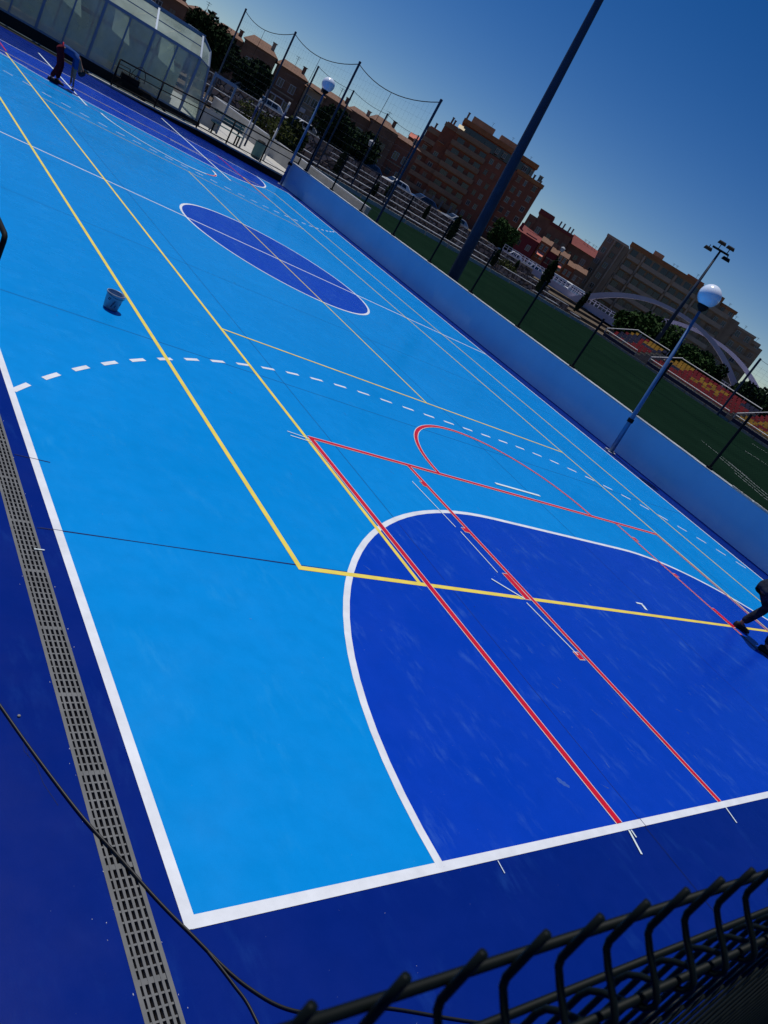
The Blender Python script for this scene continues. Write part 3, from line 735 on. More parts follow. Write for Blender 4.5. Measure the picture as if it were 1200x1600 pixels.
g = MB()   # hillside terrain: bank climbing to the road plateau
ys = [(37.76, 0), (39.0, .12), (41.5, .18), (41.6, .45), (46, .52), (46.1, .8), (51, .86), (51.1, 1.15), (58, 1.2), (58.2, 1.1), (62, .95), (900, .95)]
xs_ = [-300, -40, -5, 12, 20, 28, 36, 44, 52, 58, 72, 1200]
V = [(x, y, z+(.0 if j in (0, 11, 9, 10) else random.uniform(-.03, .03))) for j, (y, z) in enumerate(ys) for x in xs_]
n = len(xs_)
F = [(j*n+i, j*n+i+1, (j+1)*n+i+1, (j+1)*n+i) for j in range(len(ys)-1) for i in range(n-1)]
g.add(V, F); struct(g, 'hillside', m_dirt)
g = MB(); g.sheet([(-300, 62.5), (600, 62.5), (600, 76), (-300, 76)], .955); struct(g, 'road', m_road)
walls = [(39.2, 12, 57, .0, .42, m_rubble2, 'lowest rubble terrace wall just behind the pitch kerb'), (41.5, 14, 57, .1, .78, m_rubble, 'second rubble terrace wall with pale coping above the pitch'),
         (46.05, 14, 58, .4, 1.12, m_rubble, 'third rubble terrace wall with pale coping above the pitch'), (51.05, 10, 60, .8, 1.42, m_rubble2, 'fourth rubble terrace wall with pale coping above the pitch'),
         (57.6, 0, 66, 1.0, 1.78, m_rubble, 'topmost stone parapet along the road with parked cars')]
for y, x0, x1, z0, z1, m_, lb in walls:
    t = thing('terrace_wall', (0, y, 0), 0, lb, 'stone wall')
    g = MB(); x = x0
    V = []; nx = int((x1-x0)/.7)
    for i in range(nx+1):
        xx = x0+(x1-x0)*i/nx
        for z in (z0, (z0+z1)/2, z1): V.append((xx, random.uniform(-.06, .06), z+(random.uniform(-.05, .05) if z == z1 else 0)))
    F = []
    for i in range(nx):
        for k in range(2): F.append((i*3+k, (i+1)*3+k, (i+1)*3+k+1, i*3+k+1))
    g.add(V, F); g.box(x0, x1, .07, .45, z0, z1-.03); g.build('stonework', m_, t)
    g = MB(); x = x0
    while x < x1:
        e = x+random.uniform(1.5, 5)
        if random.random() < .72: g.box(x, min(e, x1)-.05, -.10, .5, z1-.02, z1+.045)
        x = e
    g.build('coping', m_coping, t)
random.seed(21)
# scattered boulders on banks: countless rubble
g = MB()
for i in range(1500):
    x = random.uniform(14, 57); y = random.uniform(38.2, 57); r = random.uniform(.06, .24)
    z = 0
    for (ya, za), (yb, zb) in zip(ys[:-1], ys[1:]):
        if ya <= y <= yb: z = za+(zb-za)*(y-ya)/(yb-ya)
    V = [(x+dx*r*random.uniform(.6, 1.2), y+dy*r*random.uniform(.6, 1.2), z+(dz)*r*random.uniform(.5, .9)) for dx, dy, dz in ((1, 0, 0), (0, 1, 0), (-1, 0, 0), (0, -1, 0), (0, 0, 1), (0, 0, -.3))]
    g.add(V, [(0, 1, 4), (1, 2, 4), (2, 3, 4), (3, 0, 4), (1, 0, 5), (2, 1, 5), (3, 2, 5), (0, 3, 5)])
tag(g.build('loose_rubble', m_rubble2), 'loose brown rubble scattered over the terraced bank', 'rubble', kind='stuff')

# ================================================================== STANDS
def stand(y0, y1, pat, label):
    t = thing('grandstand', (57.6, y0, 0), 0, label, 'grandstand', 'seat stands on the far side of the pitch')
    L = y1-y0; n = 6; dp = .75; z0 = .55
    g = MB(); g.box(0, .12, 0, L, 0, z0)
    for k in range(n): g.box(.12+dp*k, .12+dp*(k+1), 0, L, 0, z0+.23*k)
    g.build('tiers', m_concd, t)
    ns = int(L/.5)
    for k in range(n):
        g = MB()
        for i in range(ns):
            y = (i+.06)*L/ns; mi = pat(k, (y0+y)); x = .2+dp*k; z = z0+.23*k
            g.box(x, x+.36, y, y+.42, z+.16, z+.20, mi)
            g.add([(x+.34, y, z+.16), (x+.34, y+.42, z+.16), (x+.44, y+.42, z+.46), (x+.44, y, z+.46)], [(0, 1, 2, 3)], mi)
            g.add([(x+.37, y, z+.16), (x+.37, y+.42, z+.16), (x+.47, y+.42, z+.46), (x+.47, y, z+.46)], [(3, 2, 1, 0)], mi)
        g.build('seat_row', [m_seatR, m_seatY, m_seatB], t)
    for nm, x, z in (('front_rail', .02, z0+.3), ('back_rail', .12+dp*n, z0+.23*n+.45)):
        g = MB(); g.tube([(x, 0, z), (x, L, z)], .045, 5)
        k = 0.
        while k < L: g.tube([(x, k, 0 if x > 1 else z-.5), (x, k, z)], .025, 4); k += 2
        g.build(nm, m_steelw, t)
    for nm, y in (('end_rail', L),):
        g = MB(); g.tube([(0, y+.05, z0+.45), (.12+dp*n, y+.05, z0+.23*n+.5)], .05, 5); g.tube([(0, y+.05, z0), (0, y+.05, z0+.45)], .04, 4); g.build(nm, m_steelw, t)
    g = MB(); g.box(-.05, -.002, 0, L, .02, z0-.03); g.build('fascia', m_seatB, t)
    return t
def patA(k, y):
    if k >= 4 and int(y*1.3) % 5 in (1, 2, 3): return 1
    if k <= 2 and (int(y*.9) % 4 in (0, 1)): return 0
    return 0 if random.random() < .2 else 2
def patB(k, y):
    if y > 27.2: return 1 if k > 2 else (0 if k < 2 else 2)
    if 22.5 < y < 26 and 2 <= k <= 4: return 1 if int(y*2+k) % 3 else 0
    if y < 21 and k > 3: return 2
    return 0
def patC(k, y):
    if y > 17.5: return 0 if k > 1 else 1
    return 1 if k < 5 and int(y*1.1+k*.4) % 6 else (2 if y < 12 else 0)
stand(31.4, 36.0, patA, 'small stand with mixed red, yellow and navy seats nearest the terraces')
stand(19.6, 29.6, patB, 'long stand of mostly red seats with yellow patches')
stand(4.0, 18.9, patC, 'stand with yellow seats at the right edge of the photo')

# ================================================================== TREES
def leaf_cloud(g, blobs, n, size, mi=0, rnd=random):
    tot = sum(b[3]**3 if len(b) == 4 else b[3]*b[4]*b[5] for b in blobs)
    for b in blobs:
        rx, ry, rz = (b[3],)*3 if len(b) == 4 else b[3:6]
        k = max(6, int(n*(rx*ry*rz)/tot))
        for i in range(k):
            while True:
                p = Vector((rnd.uniform(-1, 1), rnd.uniform(-1, 1), rnd.uniform(-1, 1)))
                if .25 < p.length < 1: break
            if rnd.random() < .6: p = p.normalized()*rnd.uniform(.75, 1.08)
            c = Vector((b[0]+p.x*rx, b[1]+p.y*ry, b[2]+p.z*rz)); s = size*rnd.uniform(.5, 1.4)
            u = Vector((rnd.gauss(0, 1), rnd.gauss(0, 1), rnd.gauss(0, 1))).normalized(); v = u.cross(Vector((rnd.gauss(0, 1), rnd.gauss(0, 1), rnd.gauss(0, 1)))).normalized()
            g.add([c-u*s, c+v*s*.6, c+u*s, c-v*s*.6], [(0, 1, 2, 3)], mi)
def make_tree(loc, h, rad, label, mleaf, n=1500, name='tree', seed=1, group=None, size=.28):
    rnd = random.Random(seed)
    t = thing(name, loc, rnd.uniform(0, 6), label, 'tree', group)
    g = MB(); g.tube([(0, 0, -.2), (.1, 0, h*.25), (0, .1, h*.5), (.1, .1, h*.75)], [h*.035, h*.028, h*.02, h*.008], 7)
    for k in range(6):
        a = k*1.05+rnd.random(); z0 = h*rnd.uniform(.25, .5); g.tube([(0, 0, z0), (rad*.3*math.cos(a), rad*.3*math.sin(a), z0+h*.12), (rad*.65*math.cos(a), rad*.65*math.sin(a), z0+h*.3)], [h*.014, h*.01, h*.004], 5)
    g.build('trunk', m_bark, t)
    g = MB(); bl = []
    for k in range(11):
        a = rnd.uniform(0, 6.28); r = rad*rnd.uniform(.15, .68); z = h*rnd.uniform(.35, .85); bl.append((r*math.cos(a), r*math.sin(a), z, rad*rnd.uniform(.25, .48)))
    leaf_cloud(g, bl, n, size, 0, rnd); g.build('crown', mleaf, t)
    return t
def make_cypress(loc, h, label, seed=1, tilt=0, wid=.17):
    rnd = random.Random(seed)
    t = thing('cypress_tree', loc, 0, label, 'tree', 'cypresses on the terraces')
    t.rotation_euler = (0, tilt, 0)
    g = MB(); g.tube([(0, 0, -.2), (0, 0, h*.6)], [.06, .03], 6); g.build('trunk', m_bark, t)
    g = MB(); leaf_cloud(g, [(0, 0, h*(.08+.088*k), h*wid*math.sin(.5+.24*k)*.8, h*wid*math.sin(.5+.24*k)*.8, h*.1) for k in range(10)], 900, .10*h/3+.03, 0, rnd)
    g.tube([(0, 0, h*.1), (0, 0, h*.5), (0, 0, h*.93)], [h*wid*.5, h*wid*.6, .02], 7); g.build('crown', m_leafd, t)
    return t
def bank_z(y):
    for (ya, za), (yb, zb) in zip(ys[:-1], ys[1:]):
        if ya <= y <= yb: return za+(zb-za)*(y-ya)/(yb-ya)
    return .95
CY = [(30.7, 40.5, 1.0, 'tall dark cypress left of the parked cars behind the wall'), (33.55, 41, 1.0, 'slim cypress in front of the road near the left parked cars'),
      (34.45, 42.5, 1.0, 'small bushy cypress low on the bank under the parked cars'), (37.3, 45, 1.0, 'cypress to the right of the street lamp on the bank'),
      (39.5, 41, 1.0, 'cypress directly left of the thick blue mast'), (43.0, 40.5, 1.0, 'cypress directly right of the thick blue mast'),
      (44.5, 46, 1.0, 'cypress below the white car on the bank'), (46.7, 40, 1.0, 'large cypress rising in front of the parked vans'), (49.58, 44, 1.0, 'leaning cypress in front of the bridge start')]
TOPEL = [-.32, -1.0, -.55, -.5, 0., -.44, -.48, .96, .25]
for i, (b_, Y_, h_, lb) in enumerate(CY):
    D_ = (Y_+15.888)/math.cos(R(b_)); q = polar(b_, D_, bank_z(Y_)); h_ = 2.853+D_*math.tan(R(TOPEL[i]))-q.z
    make_cypress(q, h_, lb, i+3, .18 if i == 8 else 0, .26 if i == 2 else .155)
TR = [(20.6, 92, 1.7, 3.6, m_leafd, 'dark hedge tree beside the leftmost houses'), (23.4, 90, .9, 2.9, m_leafd, 'wide dark tree in front of the gabled brown house'), (27.2, 62, -.5, 1.5, m_leafy, 'olive bush tree below the white window frames'),
      (29.2, 92, 1.2, 3.2, m_leafd, 'dark tree behind the farther globe lamp'), (31.4, 98, .9, 3.4, m_leafd, 'dark tree between the terraced houses and road'), (42.4, 115, 1.0, 2.6, m_leaf, 'green tree at the foot of the big brick block'),
      (53.2, 95, .5, 2.6, m_leaf, 'green tree under the left end of the bridge arches'), (54.9, 93, .9, 3.2, m_leaf, 'green tree just left of the slim floodlight'), (57.9, 90, .6, 3.0, m_leaf, 'broad green tree right of the nearer globe lamp post'),
      (59.3, 92, .5, 2.6, m_leafd, 'dark tree under the middle of the bridge arches'), (62.8, 88, .1, 3.0, m_leafd, 'dark shrubby tree at the right foot of the near arch'), (64.8, 98, .9, 3.6, m_leafd, 'dark tree at the far right beyond the arches'),
      (24.6, 62, -1.3, 1.4, m_leafy, 'small olive shrub growing on the bank behind the railing'), (26.3, 50, -1.2, 1.2, m_leafy, 'rounded olive shrub just behind the farther globe lamp'), (43.9, 82, -1.3, 1.5, m_leafy, 'pale scrubby shrub on the bank right of the thick mast')]
for i, (b_, D_, el_, r_, m_, lb) in enumerate(TR):
    q = polar(b_, D_); q.z = bank_z(q.y); h_ = (2.853+D_*math.tan(R(el_))-q.z)*1.04
    make_tree(q, h_, r_, lb, m_, 4600 if i < 12 else 900, 'tree' if i < 12 else 'shrub', i+40, 'trees behind the pitch', .21 if i < 12 else .1)

# ================================================================== BUILDINGS
_wm = {}
def window_mesh(w_, h_, frame, glassm, lintel=None):
    k = (round(w_, 2), round(h_, 2), frame.name, glassm.name, lintel.name if lintel else '')
    if k not in _wm:
        g = MB(); f_ = .07
        g.box(-w_/2, w_/2, -.05, .0, 0, f_, 0); g.box(-w_/2, w_/2, -.05, 0, h_-f_, h_, 0); g.box(-w_/2, -w_/2+f_, -.05, 0, f_, h_-f_, 0); g.box(w_/2-f_, w_/2, -.05, 0, f_, h_-f_, 0)
        g.box(-.03, .03, -.045, 0, f_, h_-f_, 0)
        g.box(-w_/2+f_, w_/2-f_, -.02, -.004, f_, h_-f_, 1)
        if lintel: g.box(-w_/2-.1, w_/2+.1, -.12, 0, h_+.002, h_+.14, 2); g.box(-w_/2-.1, w_/2+.1, -.12, 0, -.1, -.002, 2)
        me = bpy.data.meshes.new('window'); me.from_pydata(g.v, [], g.f)
        for m_ in ([frame, glassm]+([lintel] if lintel else [])): me.materials.append(m_)
        me.polygons.foreach_set('material_index', g.m); _wm[k] = me
    return _wm[k]
wrnd = random.Random(99)
def put_window(t, x, y, z, w_, h_, frame=None, lintel=None):
    gl = wrnd.choice((m_win, m_win, m_win, m_blind, m_rail)); fr = wrnd.choice((frame or m_winframe, frame or m_winframe, m_brown))
    o = bpy.data.objects.new('window', window_mesh(w_, h_, fr, gl, lintel)); COL.objects.link(o); o.parent = t; o.location = (x, y-.004, z)
def bld(name, beta, D, label, cat='building', group=None): return thing(name, polar(beta, D, 0), R(-beta), label, cat, group)
SPLIT = {'recess', 'balcony_recess', 'pilaster', 'chimney', 'sunshade', 'pillar', 'balcony_parapet', 'roof_cornice', 'left_wing_terrace', 'upper_glazing', 'roof'}
def part(t, name, m_, boxes, smooth=False):
    if name in SPLIT and len(boxes) > 1:
        for b in boxes: part(t, name, m_, [b])
        return None
    g = MB()
    for b in boxes: g.box(*b)
    return g.build(name, m_, t)
def antenna(t, x, y, z, h=1.2):
    g = MB(); g.tube([(x, y, z), (x, y, z+h)], .035, 4); g.tube([(x-.35, y, z+h*.9), (x+.35, y, z+h*.9)], .025, 4); g.tube([(x-.25, y, z+h*.7), (x+.25, y, z+h*.7)], .02, 4); g.build('antenna', m_rail, t)

# --- B1 big brick block
t = bld('apartment_block', 38, 200, 'large stepped red brick apartment block with roof towers behind the mast', 'apartment block')
part(t, 'wall', m_brick, [(-14.8, -11.6, 4, 18, .9, 11.2), (-11.6, -8.5, 2.5, 18, .9, 14.4), (-8.5, -5.3, 1.2, 18, .9, 17.2), (-5.3, 11.4, 0, 18, .9, 17.2), (11.4, 18.4, .6, 18, .9, 16.9)])
part(t, 'left_wing_terrace', m_band, [(-14.9, -11.62, 3.8, 4.0, 11.2, 12.0), (-11.7, -8.52, 2.3, 2.5, 14.4, 15.4), (-8.6, -5.32, 1.0, 1.2, 17.2, 18.1)])
part(t, 'upper_storey', m_brick, [(-5.0, 15.0, 2.6, 16, 17.2, 19.9)])
part(t, 'upper_glazing', m_win, [(-4.4, 14.4, 2.5, 2.59, 17.6, 19.6)])
part(t, 'roof_cornice', m_ochre, [(-5.3, 15.3, 1.9, 16.5, 19.902, 20.95), (11.3, 18.6, .4, 18.2, 16.902, 17.8), (-11.55, -8.6, 6, 14, 14.4, 15.9), (-8.4, -5.6, 6, 14, 17.2, 18.7)])
part(t, 'roof_tower', m_beige, [(-3.6, 2.3, 5, 11, 20.95, 22.6)]); part(t, 'roof_tower', m_beige, [(4.1, 8.6, 5, 11, 20.95, 22.4)])
g = MB()
for x, z0, z1 in ((-4.9, 20.9, 22.6), (-7.6, 18.7, 19.9), (-6.9, 18.7, 19.6), (-10.4, 15.9, 16.9), (15.9, 17.8, 19.0), (17.9, 17.8, 18.6)): g.box(x-.22, x+.22, 6, 6.5, z0, z1); g.box(x-.3, x+.3, 5.9, 6.6, z1, z1+.15)
g.build('chimney', m_pipe, t)
for k in range(7):   # balcony parapets
    z = 1.9+2.55*k
    bx = [(-5.4 if k < 6 else -5.3, 3.6, -.9, -.75, z, z+.95)]
    if z < 13: bx.append((-11.7, -5.42, 1.3 if z > 11 else .9, 1.45 if z > 11 else 1.05, z, z+.95))
    if z < 10: bx.append((-14.9, -11.72, 2.9, 3.05, z, z+.95))
    part(t, 'balcony_parapet', m_band, bx)
    part(t, 'balcony_slab', m_band, [(-5.2, 3.5, -.74, -.002, z-.18, z)])
    part(t, 'balcony_recess', m_win, [(-4.4, -2.6, -.05, -.003, z+.1, z+2.0), (-1.2, .4, -.05, -.003, z+.1, z+2.0), (1.6, 3.2, -.05, -.003, z+.1, z+2.0)])
    for x in (5.0, 6.9): put_window(t, x, 0, z+.75, .9, 1.1, m_winframe, m_band)
    for x in (12.6, 14.4, 16.9): put_window(t, x, .6, z+.75, 1.0 if x != 14.4 else .6, 1.15, m_winframe, m_beige2)
    if z < 10: put_window(t, -10.3, 2.5, z+.8, 1.1, 1.1, m_winframe, m_band); put_window(t, -7.2, 1.2, z+.8, 1.1, 1.1, m_winframe, m_band)
    part(t, 'bay_column', m_beige, [(8.9, 10.5, -.5, -.002, z-.2, z+1.0)]); part(t, 'bay_opening', m_win, [(9.1, 10.3, -.06, -.003, z+1.0, z+2.1)])
part(t, 'ground_floor_columns', m_concd, [(x, x+.5, -1.2, -.95, .9, 3.2) for x in (-5.4, -3, -.6, 1.8, 3.4)])
g = MB(); g.add([(-14.7, 2.6, 11.3), (-11.8, 2.6, 11.3), (-11.8, 3.7, 12.3), (-14.7, 3.7, 12.3)], [(0, 1, 2, 3)]); g.add([(-14.7, 2.62, 11.22), (-11.8, 2.62, 11.22), (-11.8, 3.72, 12.22), (-14.7, 3.72, 12.22)], [(3, 2, 1, 0)]); g.build('awning', m_awnR, t)
g = MB(); g.add([(-5.6, -1.2, 18.2), (-3.9, -1.2, 18.2), (-3.9, .6, 19.1), (-5.6, .6, 19.1)], [(0, 1, 2, 3)]); g.build('awning', m_awnY, t)
g = MB(); g.box(-8.2, -6.5, .2, 1.1, 13.6, 13.66); g.box(-10.8, -8.9, 1.2, 2.2, 11.8, 11.86); g.build('sunshade', m_beige2, t)
antenna(t, 1.2, 8, 22.6, 1.4); antenna(t, 7, 8, 22.4, 1.2); antenna(t, 13, 8, 20.95, 1.3)

# --- B3 beige block
t = bld('apartment_block', 53, 170, 'long beige apartment block with balcony rows behind the bridge arches', 'apartment block')
part(t, 'wall', m_beige, [(-13, -7.9, 0, 14, .5, 13.9), (-7.9, 13, 1.2, 15, .5, 14.6), (13, 16.6, 2, 15, .5, 14.0), (16.6, 18.4, 2.6, 15, .5, 13.2), (18.4, 22.6, 3, 15, .5, 12.2), (22.6, 25.3, 4, 15, .5, 11.2)])
part(t, 'roof_cornice', m_ochre, [(-8.2, 13.1, .9, 15.2, 14.6, 15.45), (13.1, 16.8, 1.8, 15, 14.002, 14.6)])
part(t, 'roof_cornice', m_beige2, [(-13.1, -8.2, -.1, 14, 13.9, 14.35), (18.2, 22.7, 2.9, 15, 12.2, 12.6), (22.7, 24.2, 3.8, 15, 11.2, 11.9)])
part(t, 'roof_tower', m_beige, [(-3.5, -1.3, 4, 8, 15.45, 16.5)]); part(t, 'roof_tower', m_brown, [(4.6, 8.4, 5, 8, 15.45, 16.1)])
part(t, 'pilaster', m_beige2, [(x, x+.35, .6, 1.198, .5, 14.4) for x in (-7.85, -4.6, 2.6, 8.2)]+[(-11.2, -10.9, -.35, -.002, .5, 13.9), (-9.2, -8.9, -.35, -.002, .5, 13.9)])
for k in range(6):
    z = 1.1+2.25*k
    part(t, 'balcony_parapet', m_beige2, [(-7.4, -4.7, .1, .22, z, z+.8), (-4.1, 2.5, .1, .22, z, z+.8), (3.0, 8.1, .1, .22, z, z+.8), (8.6, 15.8, .7, .82, z, z+.8)])
    part(t, 'balcony_slab', m_beige, [(-7.4, 15.8, .82, 1.196, z-.15, z)])
    ro = [(x, x+1.25, 1.1, 1.193, z+.1, z+1.95) for x in (-7.2, -3.9, -2.2, -.3, 1.1, 3.2, 5.0, 6.6, 8.8, 10.6)]
    part(t, 'recess', m_win, ro)
    for x in (-12.1, -10.1): put_window(t, x, 0, z+.6, .9, 1.1, m_winframe)
    for x in (14, 15.8): put_window(t, x, 2, z+.7, .8, 1.1, m_winframe)
    if k < 5:
        for x in (19.3, 21.5): put_window(t, x, 3, z+.6, 1.0, 1.2, m_winframe)
        part(t, 'balcony_parapet', m_beige, [(18.6, 24.9, 2.2, 2.32, z-.1, z+.6)]); put_window(t, 24, 4, z+.7, .9, 1.1)
for x, z, in ((1.2, 15.45), (2.0, 15.45), (6.4, 16.1), (7.2, 16.1), (11, 15.45), (15, 14.6), (17.5, 13.2), (20.2, 12.6), (23.5, 11.9)): antenna(t, x, 6, z, 1.0)

# --- B2 cluster
t = bld('apartment_block', 46, 160, 'dark grey brown block with chimneys behind the crimson house', 'apartment block')
part(t, 'wall', m_brown, [(-7.2, -5.6, 0, 8, .9, 9.4), (-5.6, -3, .4, 9, .9, 10.3), (-3, 2, .2, 9, .9, 9.6)]); part(t, 'roof', m_tileR, [(-5.9, -2.8, .1, 9.2, 10.3, 11.2), (-3, 2.1, .0, 9.2, 9.6, 10.2)])
part(t, 'chimney', m_pipe, [(x, x+.3, 3, 3.3, 10.2, 11.3) for x in (-1.4, -.6, .6, 1.3)])
for k in range(3):
    for x in (-6.4, -4.3, -2, -.2, 1.3): put_window(t, x, .0 if x < -5.6 else (.4 if x < -3 else .2), 2.2+2.4*k, .9, 1.2, m_winframe)
    part(t, 'balcony_parapet', m_band, [(-2.8, 1.8, -.7, -.55, 1.8+2.4*k, 2.5+2.4*k)])
t = bld('apartment_block', 46, 162, 'maroon roofed block between the crimson house and the beige block', 'apartment block')
part(t, 'wall', m_brown, [(2.1, 7.6, 0, 8, .9, 8.8)])
g = MB(); g.add([(2.0, -.5, 8.8), (7.8, -.5, 8.8), (7.8, 4, 10.4), (2.0, 4, 10.7), (7.8, 8.5, 8.8), (2, 8.5, 8.8)], [(0, 1, 2, 3), (3, 2, 4, 5), (0, 3, 5), (1, 4, 2)]); g.build('roof', m_tileR, t)
for x in (4.6, 5.4, 6.4, 7.0): antenna(t, x, 3, 10.0, 1.0)
for k in range(3):
    for x in (3, 4.6, 6.2): put_window(t, x, 0, 1.9+2.3*k, .9, 1.1, m_winframe)
t = bld('house', 46, 148, 'crimson house with pale skylight roof left of the orange houses', 'house')
part(t, 'wall', m_redhouse, [(-7.0, -2.6, 0, 8, .9, 5.6)]); part(t, 'chimney', m_redhouse, [(-7.0, -6.5, 1, 1.5, 5.6, 7.1)])
g = MB(); g.add([(-7.1, -.2, 5.6), (-2.5, -.2, 5.6), (-2.5, 4, 6.6), (-7.1, 4, 7.0), (-2.5, 8.2, 5.6), (-7.1, 8.2, 5.6)], [(0, 1, 2, 3), (3, 2, 4, 5), (0, 3, 5), (1, 4, 2)]); g.build('roof', m_tileR, t)
part(t, 'skylight', m_awnR, [(-5.6, -3.4, .8, 1.6, 6.5, 6.56)])
put_window(t, -5.8, 0, 3.4, .8, 1.0); put_window(t, -3.8, 0, 3.4, .8, 1.0); put_window(t, -4.8, 0, 1.3, .9, 1.2)
cols = [(m_orange, 'orange'), (m_redhouse, 'red'), (m_ochre, 'ochre'), (m_orange, 'orange'), (m_brown, 'brown')]
xx = -2.5
for i, (w_, h_) in enumerate(((2.1, 6.9), (1.9, 6.2), (1.9, 6.6), (2.0, 5.8), (2.2, 5.9))):
    m_, cn = cols[i]
    lb = ['orange terraced house attached to the crimson house', 'narrow red terraced house second from the crimson house', 'ochre terraced house in the middle of the coloured row', 'lower orange terraced house next to the brown end house', 'brown house at the right end of the coloured row'][i]
    t = bld('terraced_house', 46, 149, lb, 'house', 'coloured terraced houses')
    part(t, 'wall', m_, [(xx, xx+w_-.02, (i % 2)*.5, 7, .9, h_-.7)])
    g = MB(); y0 = (i % 2)*.5-.25; g.add([(xx-.05, y0, h_-.7), (xx+w_+.03, y0, h_-.7), (xx+w_+.03, 3.5, h_+.2), (xx-.05, 3.5, h_+.2), (xx+w_+.03, 7.2, h_-.7), (xx-.05, 7.2, h_-.7)], [(0, 1, 2, 3), (3, 2, 4, 5), (0, 3, 5), (1, 4, 2)]); g.build('roof', m_tile, t)
    for z in (1.6, 3.4, 4.9):
        if z+1 < h_-.6: put_window(t, xx+w_*.3, (i % 2)*.5, z, .5, .8, m_winframe, m_beige2); put_window(t, xx+w_*.72, (i % 2)*.5, z, .5, .8, m_winframe, m_beige2)
    if i in (0, 2): 
        g = MB(); g.add([(xx+.2, y0-.9, 3.9), (xx+w_-.4, y0-.9, 3.9), (xx+w_-.4, y0+.2, 4.6), (xx+.2, y0+.2, 4.6)], [(0, 1, 2, 3)]); g.build('awning', m_awnR, t)
    part(t, 'chimney', m_brown, [(xx+w_*.5, xx+w_*.5+.35, 3.3, 3.7, h_-.1, h_+.7)])
    xx += w_

# --- houses along the left
HS = [(-16.8, -12.6, 6.0, 6.9, m_brown, 'dark brown house at the far left of the row'), (-12.5, -9.3, 6.2, 7.0, m_brown, 'second brown house from the left of the row'), (-9.2, -5.6, 6.1, 7.0, m_brown, 'third brown house from the left, half hidden by trees'),
      (-5.4, -1.4, 6.6, 7.8, m_brown, 'brown house with tiled hip roof behind the left net pole'), (-1.0, 3.0, 6.3, 7.4, m_brown, 'brown house with pale window frames and white roof vent'), (3.2, 5.6, 5.8, 6.7, m_beige, 'beige fronted narrow house with air conditioner'),
      (5.7, 9.2, 6.2, 7.1, m_brown, 'brown house behind the farther globe lamp'), (9.4, 12.2, 6.4, 7.2, m_brown, 'house with terrace roof right of the farther globe lamp'), (12.3, 15.8, 6.8, 7.8, m_brown, 'gabled house in the right part of the row'), (15.9, 19.4, 6.6, 7.4, m_brick, 'red brick house at the right end of the row')]
for i, (x0, x1, ev, rg, m_, lb) in enumerate(HS):
    t = bld('house', 25, 110, lb, 'house', 'houses behind the terraced bank')
    y0 = (i*37 % 5)*.35
    part(t, 'wall', m_, [(x0, x1+.12, y0, y0+7, .9, ev+.05)])
    g = MB(); xm0 = x0+(x1-x0)*.14; xm1 = x0+(x1-x0)*.72; ev += .3; rg -= .1; o_ = .3
    g.add([(x0-o_, y0-o_, ev-.25), (x1+o_, y0-o_, ev-.25), (x1+o_, y0+7+o_, ev-.25), (x0-o_, y0+7+o_, ev-.25), (xm0, y0+3.4, rg), (xm1, y0+3.4, rg)], [(0, 1, 5, 4), (1, 2, 5), (2, 3, 4, 5), (3, 0, 4), (0, 3, 2, 1)])
    g.build('roof', m_tile, t)
    g = MB(); cx = x0+(x1-x0)*.75; g.box(cx, cx+.45, y0+2, y0+2.4, ev, rg+.35); g.box(cx-.08, cx+.53, y0+1.9, y0+2.5, rg+.35, rg+.45); g.build('chimney', m_beige2 if i % 2 else m_brown, t)
    for z in (2.0, 4.1):
        for k in range(2): put_window(t, x0+(x1-x0)*(.3+.4*k), y0, z, .8, 1.0, m_winframe if i != 4 else m_steelw)
    part(t, 'cornice', m_beige2 if i % 3 else m_band, [(x0+.3, x1-.5, y0-.12, y0-.004, 3.6, 3.75)])
    if i == 4: part(t, 'bay_window', m_steelw, [(x, x+.12, y0-.9, y0-.78, 1.4, 3.0) for x in (-.8, .3, 1.4)]+[(-.8, 1.52, y0-.9, y0-.78, 3.0, 3.15), (-.8, 1.52, y0-.9, y0-.005, 1.25, 1.4)])
    if i == 5: part(t, 'air_conditioner', m_steelw, [(3.6, 4.3, y0-.4, y0-.005, 3.0, 3.5)])
    if i in (1, 4, 6, 8): antenna(t, (x0+x1)/2, y0+3, rg, 1.1)

# ================================================================== BRIDGE
t = bld('arch_bridge', 56, 104, 'road bridge with two pale lilac arches and white railing', 'bridge')
def arch(name, x0, x1, ztop, y0, w0, w1):
    g = MB(); n = 30; V = []; F = []
    for i in range(n+1):
        u = i/n*2-1; x = x0+(x1-x0)*i/n; z = .6+(ztop-.6)*(1-abs(u)**2.25); th = w0+(w1-w0)*abs(u)**1.5
        # perpendicular offset
        s_ = -(ztop-.6)*2.25*abs(u)**1.25*(1 if u > 0 else -1)/((x1-x0)/2); nn = Vector((-s_, 1)).normalized()
        V += [(x, y0-.35, z), (x, y0+.35, z), (x-nn.x*th, y0+.35, z-nn.y*th), (x-nn.x*th, y0-.35, z-nn.y*th)]
    for i in range(n):
        for k in range(4): F.append((4*i+k, 4*i+(k+1) % 4, 4*i+4+(k+1) % 4, 4*i+4+k))
    g.add(V, F[:]); a = g.build(name, [m_bridge, m_bridgeTop], t)
    for j, p in enumerate(a.data.polygons): p.material_index = 1 if j % 4 == 0 else 0  # upper faces get the whiter colour to imitate a sunlit edge
    return a
arch('arch', -13.9, 12.6, 6.6, 0, .40, .85); arch('arch', -9.0, 17.6, 6.35, 8, .40, .85)
g = MB(); g.box(-24, 30, .6, 7.6, 1.25, 1.75); g.box(-24, 30, .4, .598, 1.1, 1.95); g.build('deck', m_bridge, t)
g = MB()
for y in (.45, 7.5):
    g.box(-24, 30, y, y+.06, 2.55, 2.62); g.box(-24, 30, y, y+.05, 2.28, 2.33)
    x = -24
    while x < 30: g.box(x, x+.07, y+.005, y+.055, 1.75, 2.55); x += .6
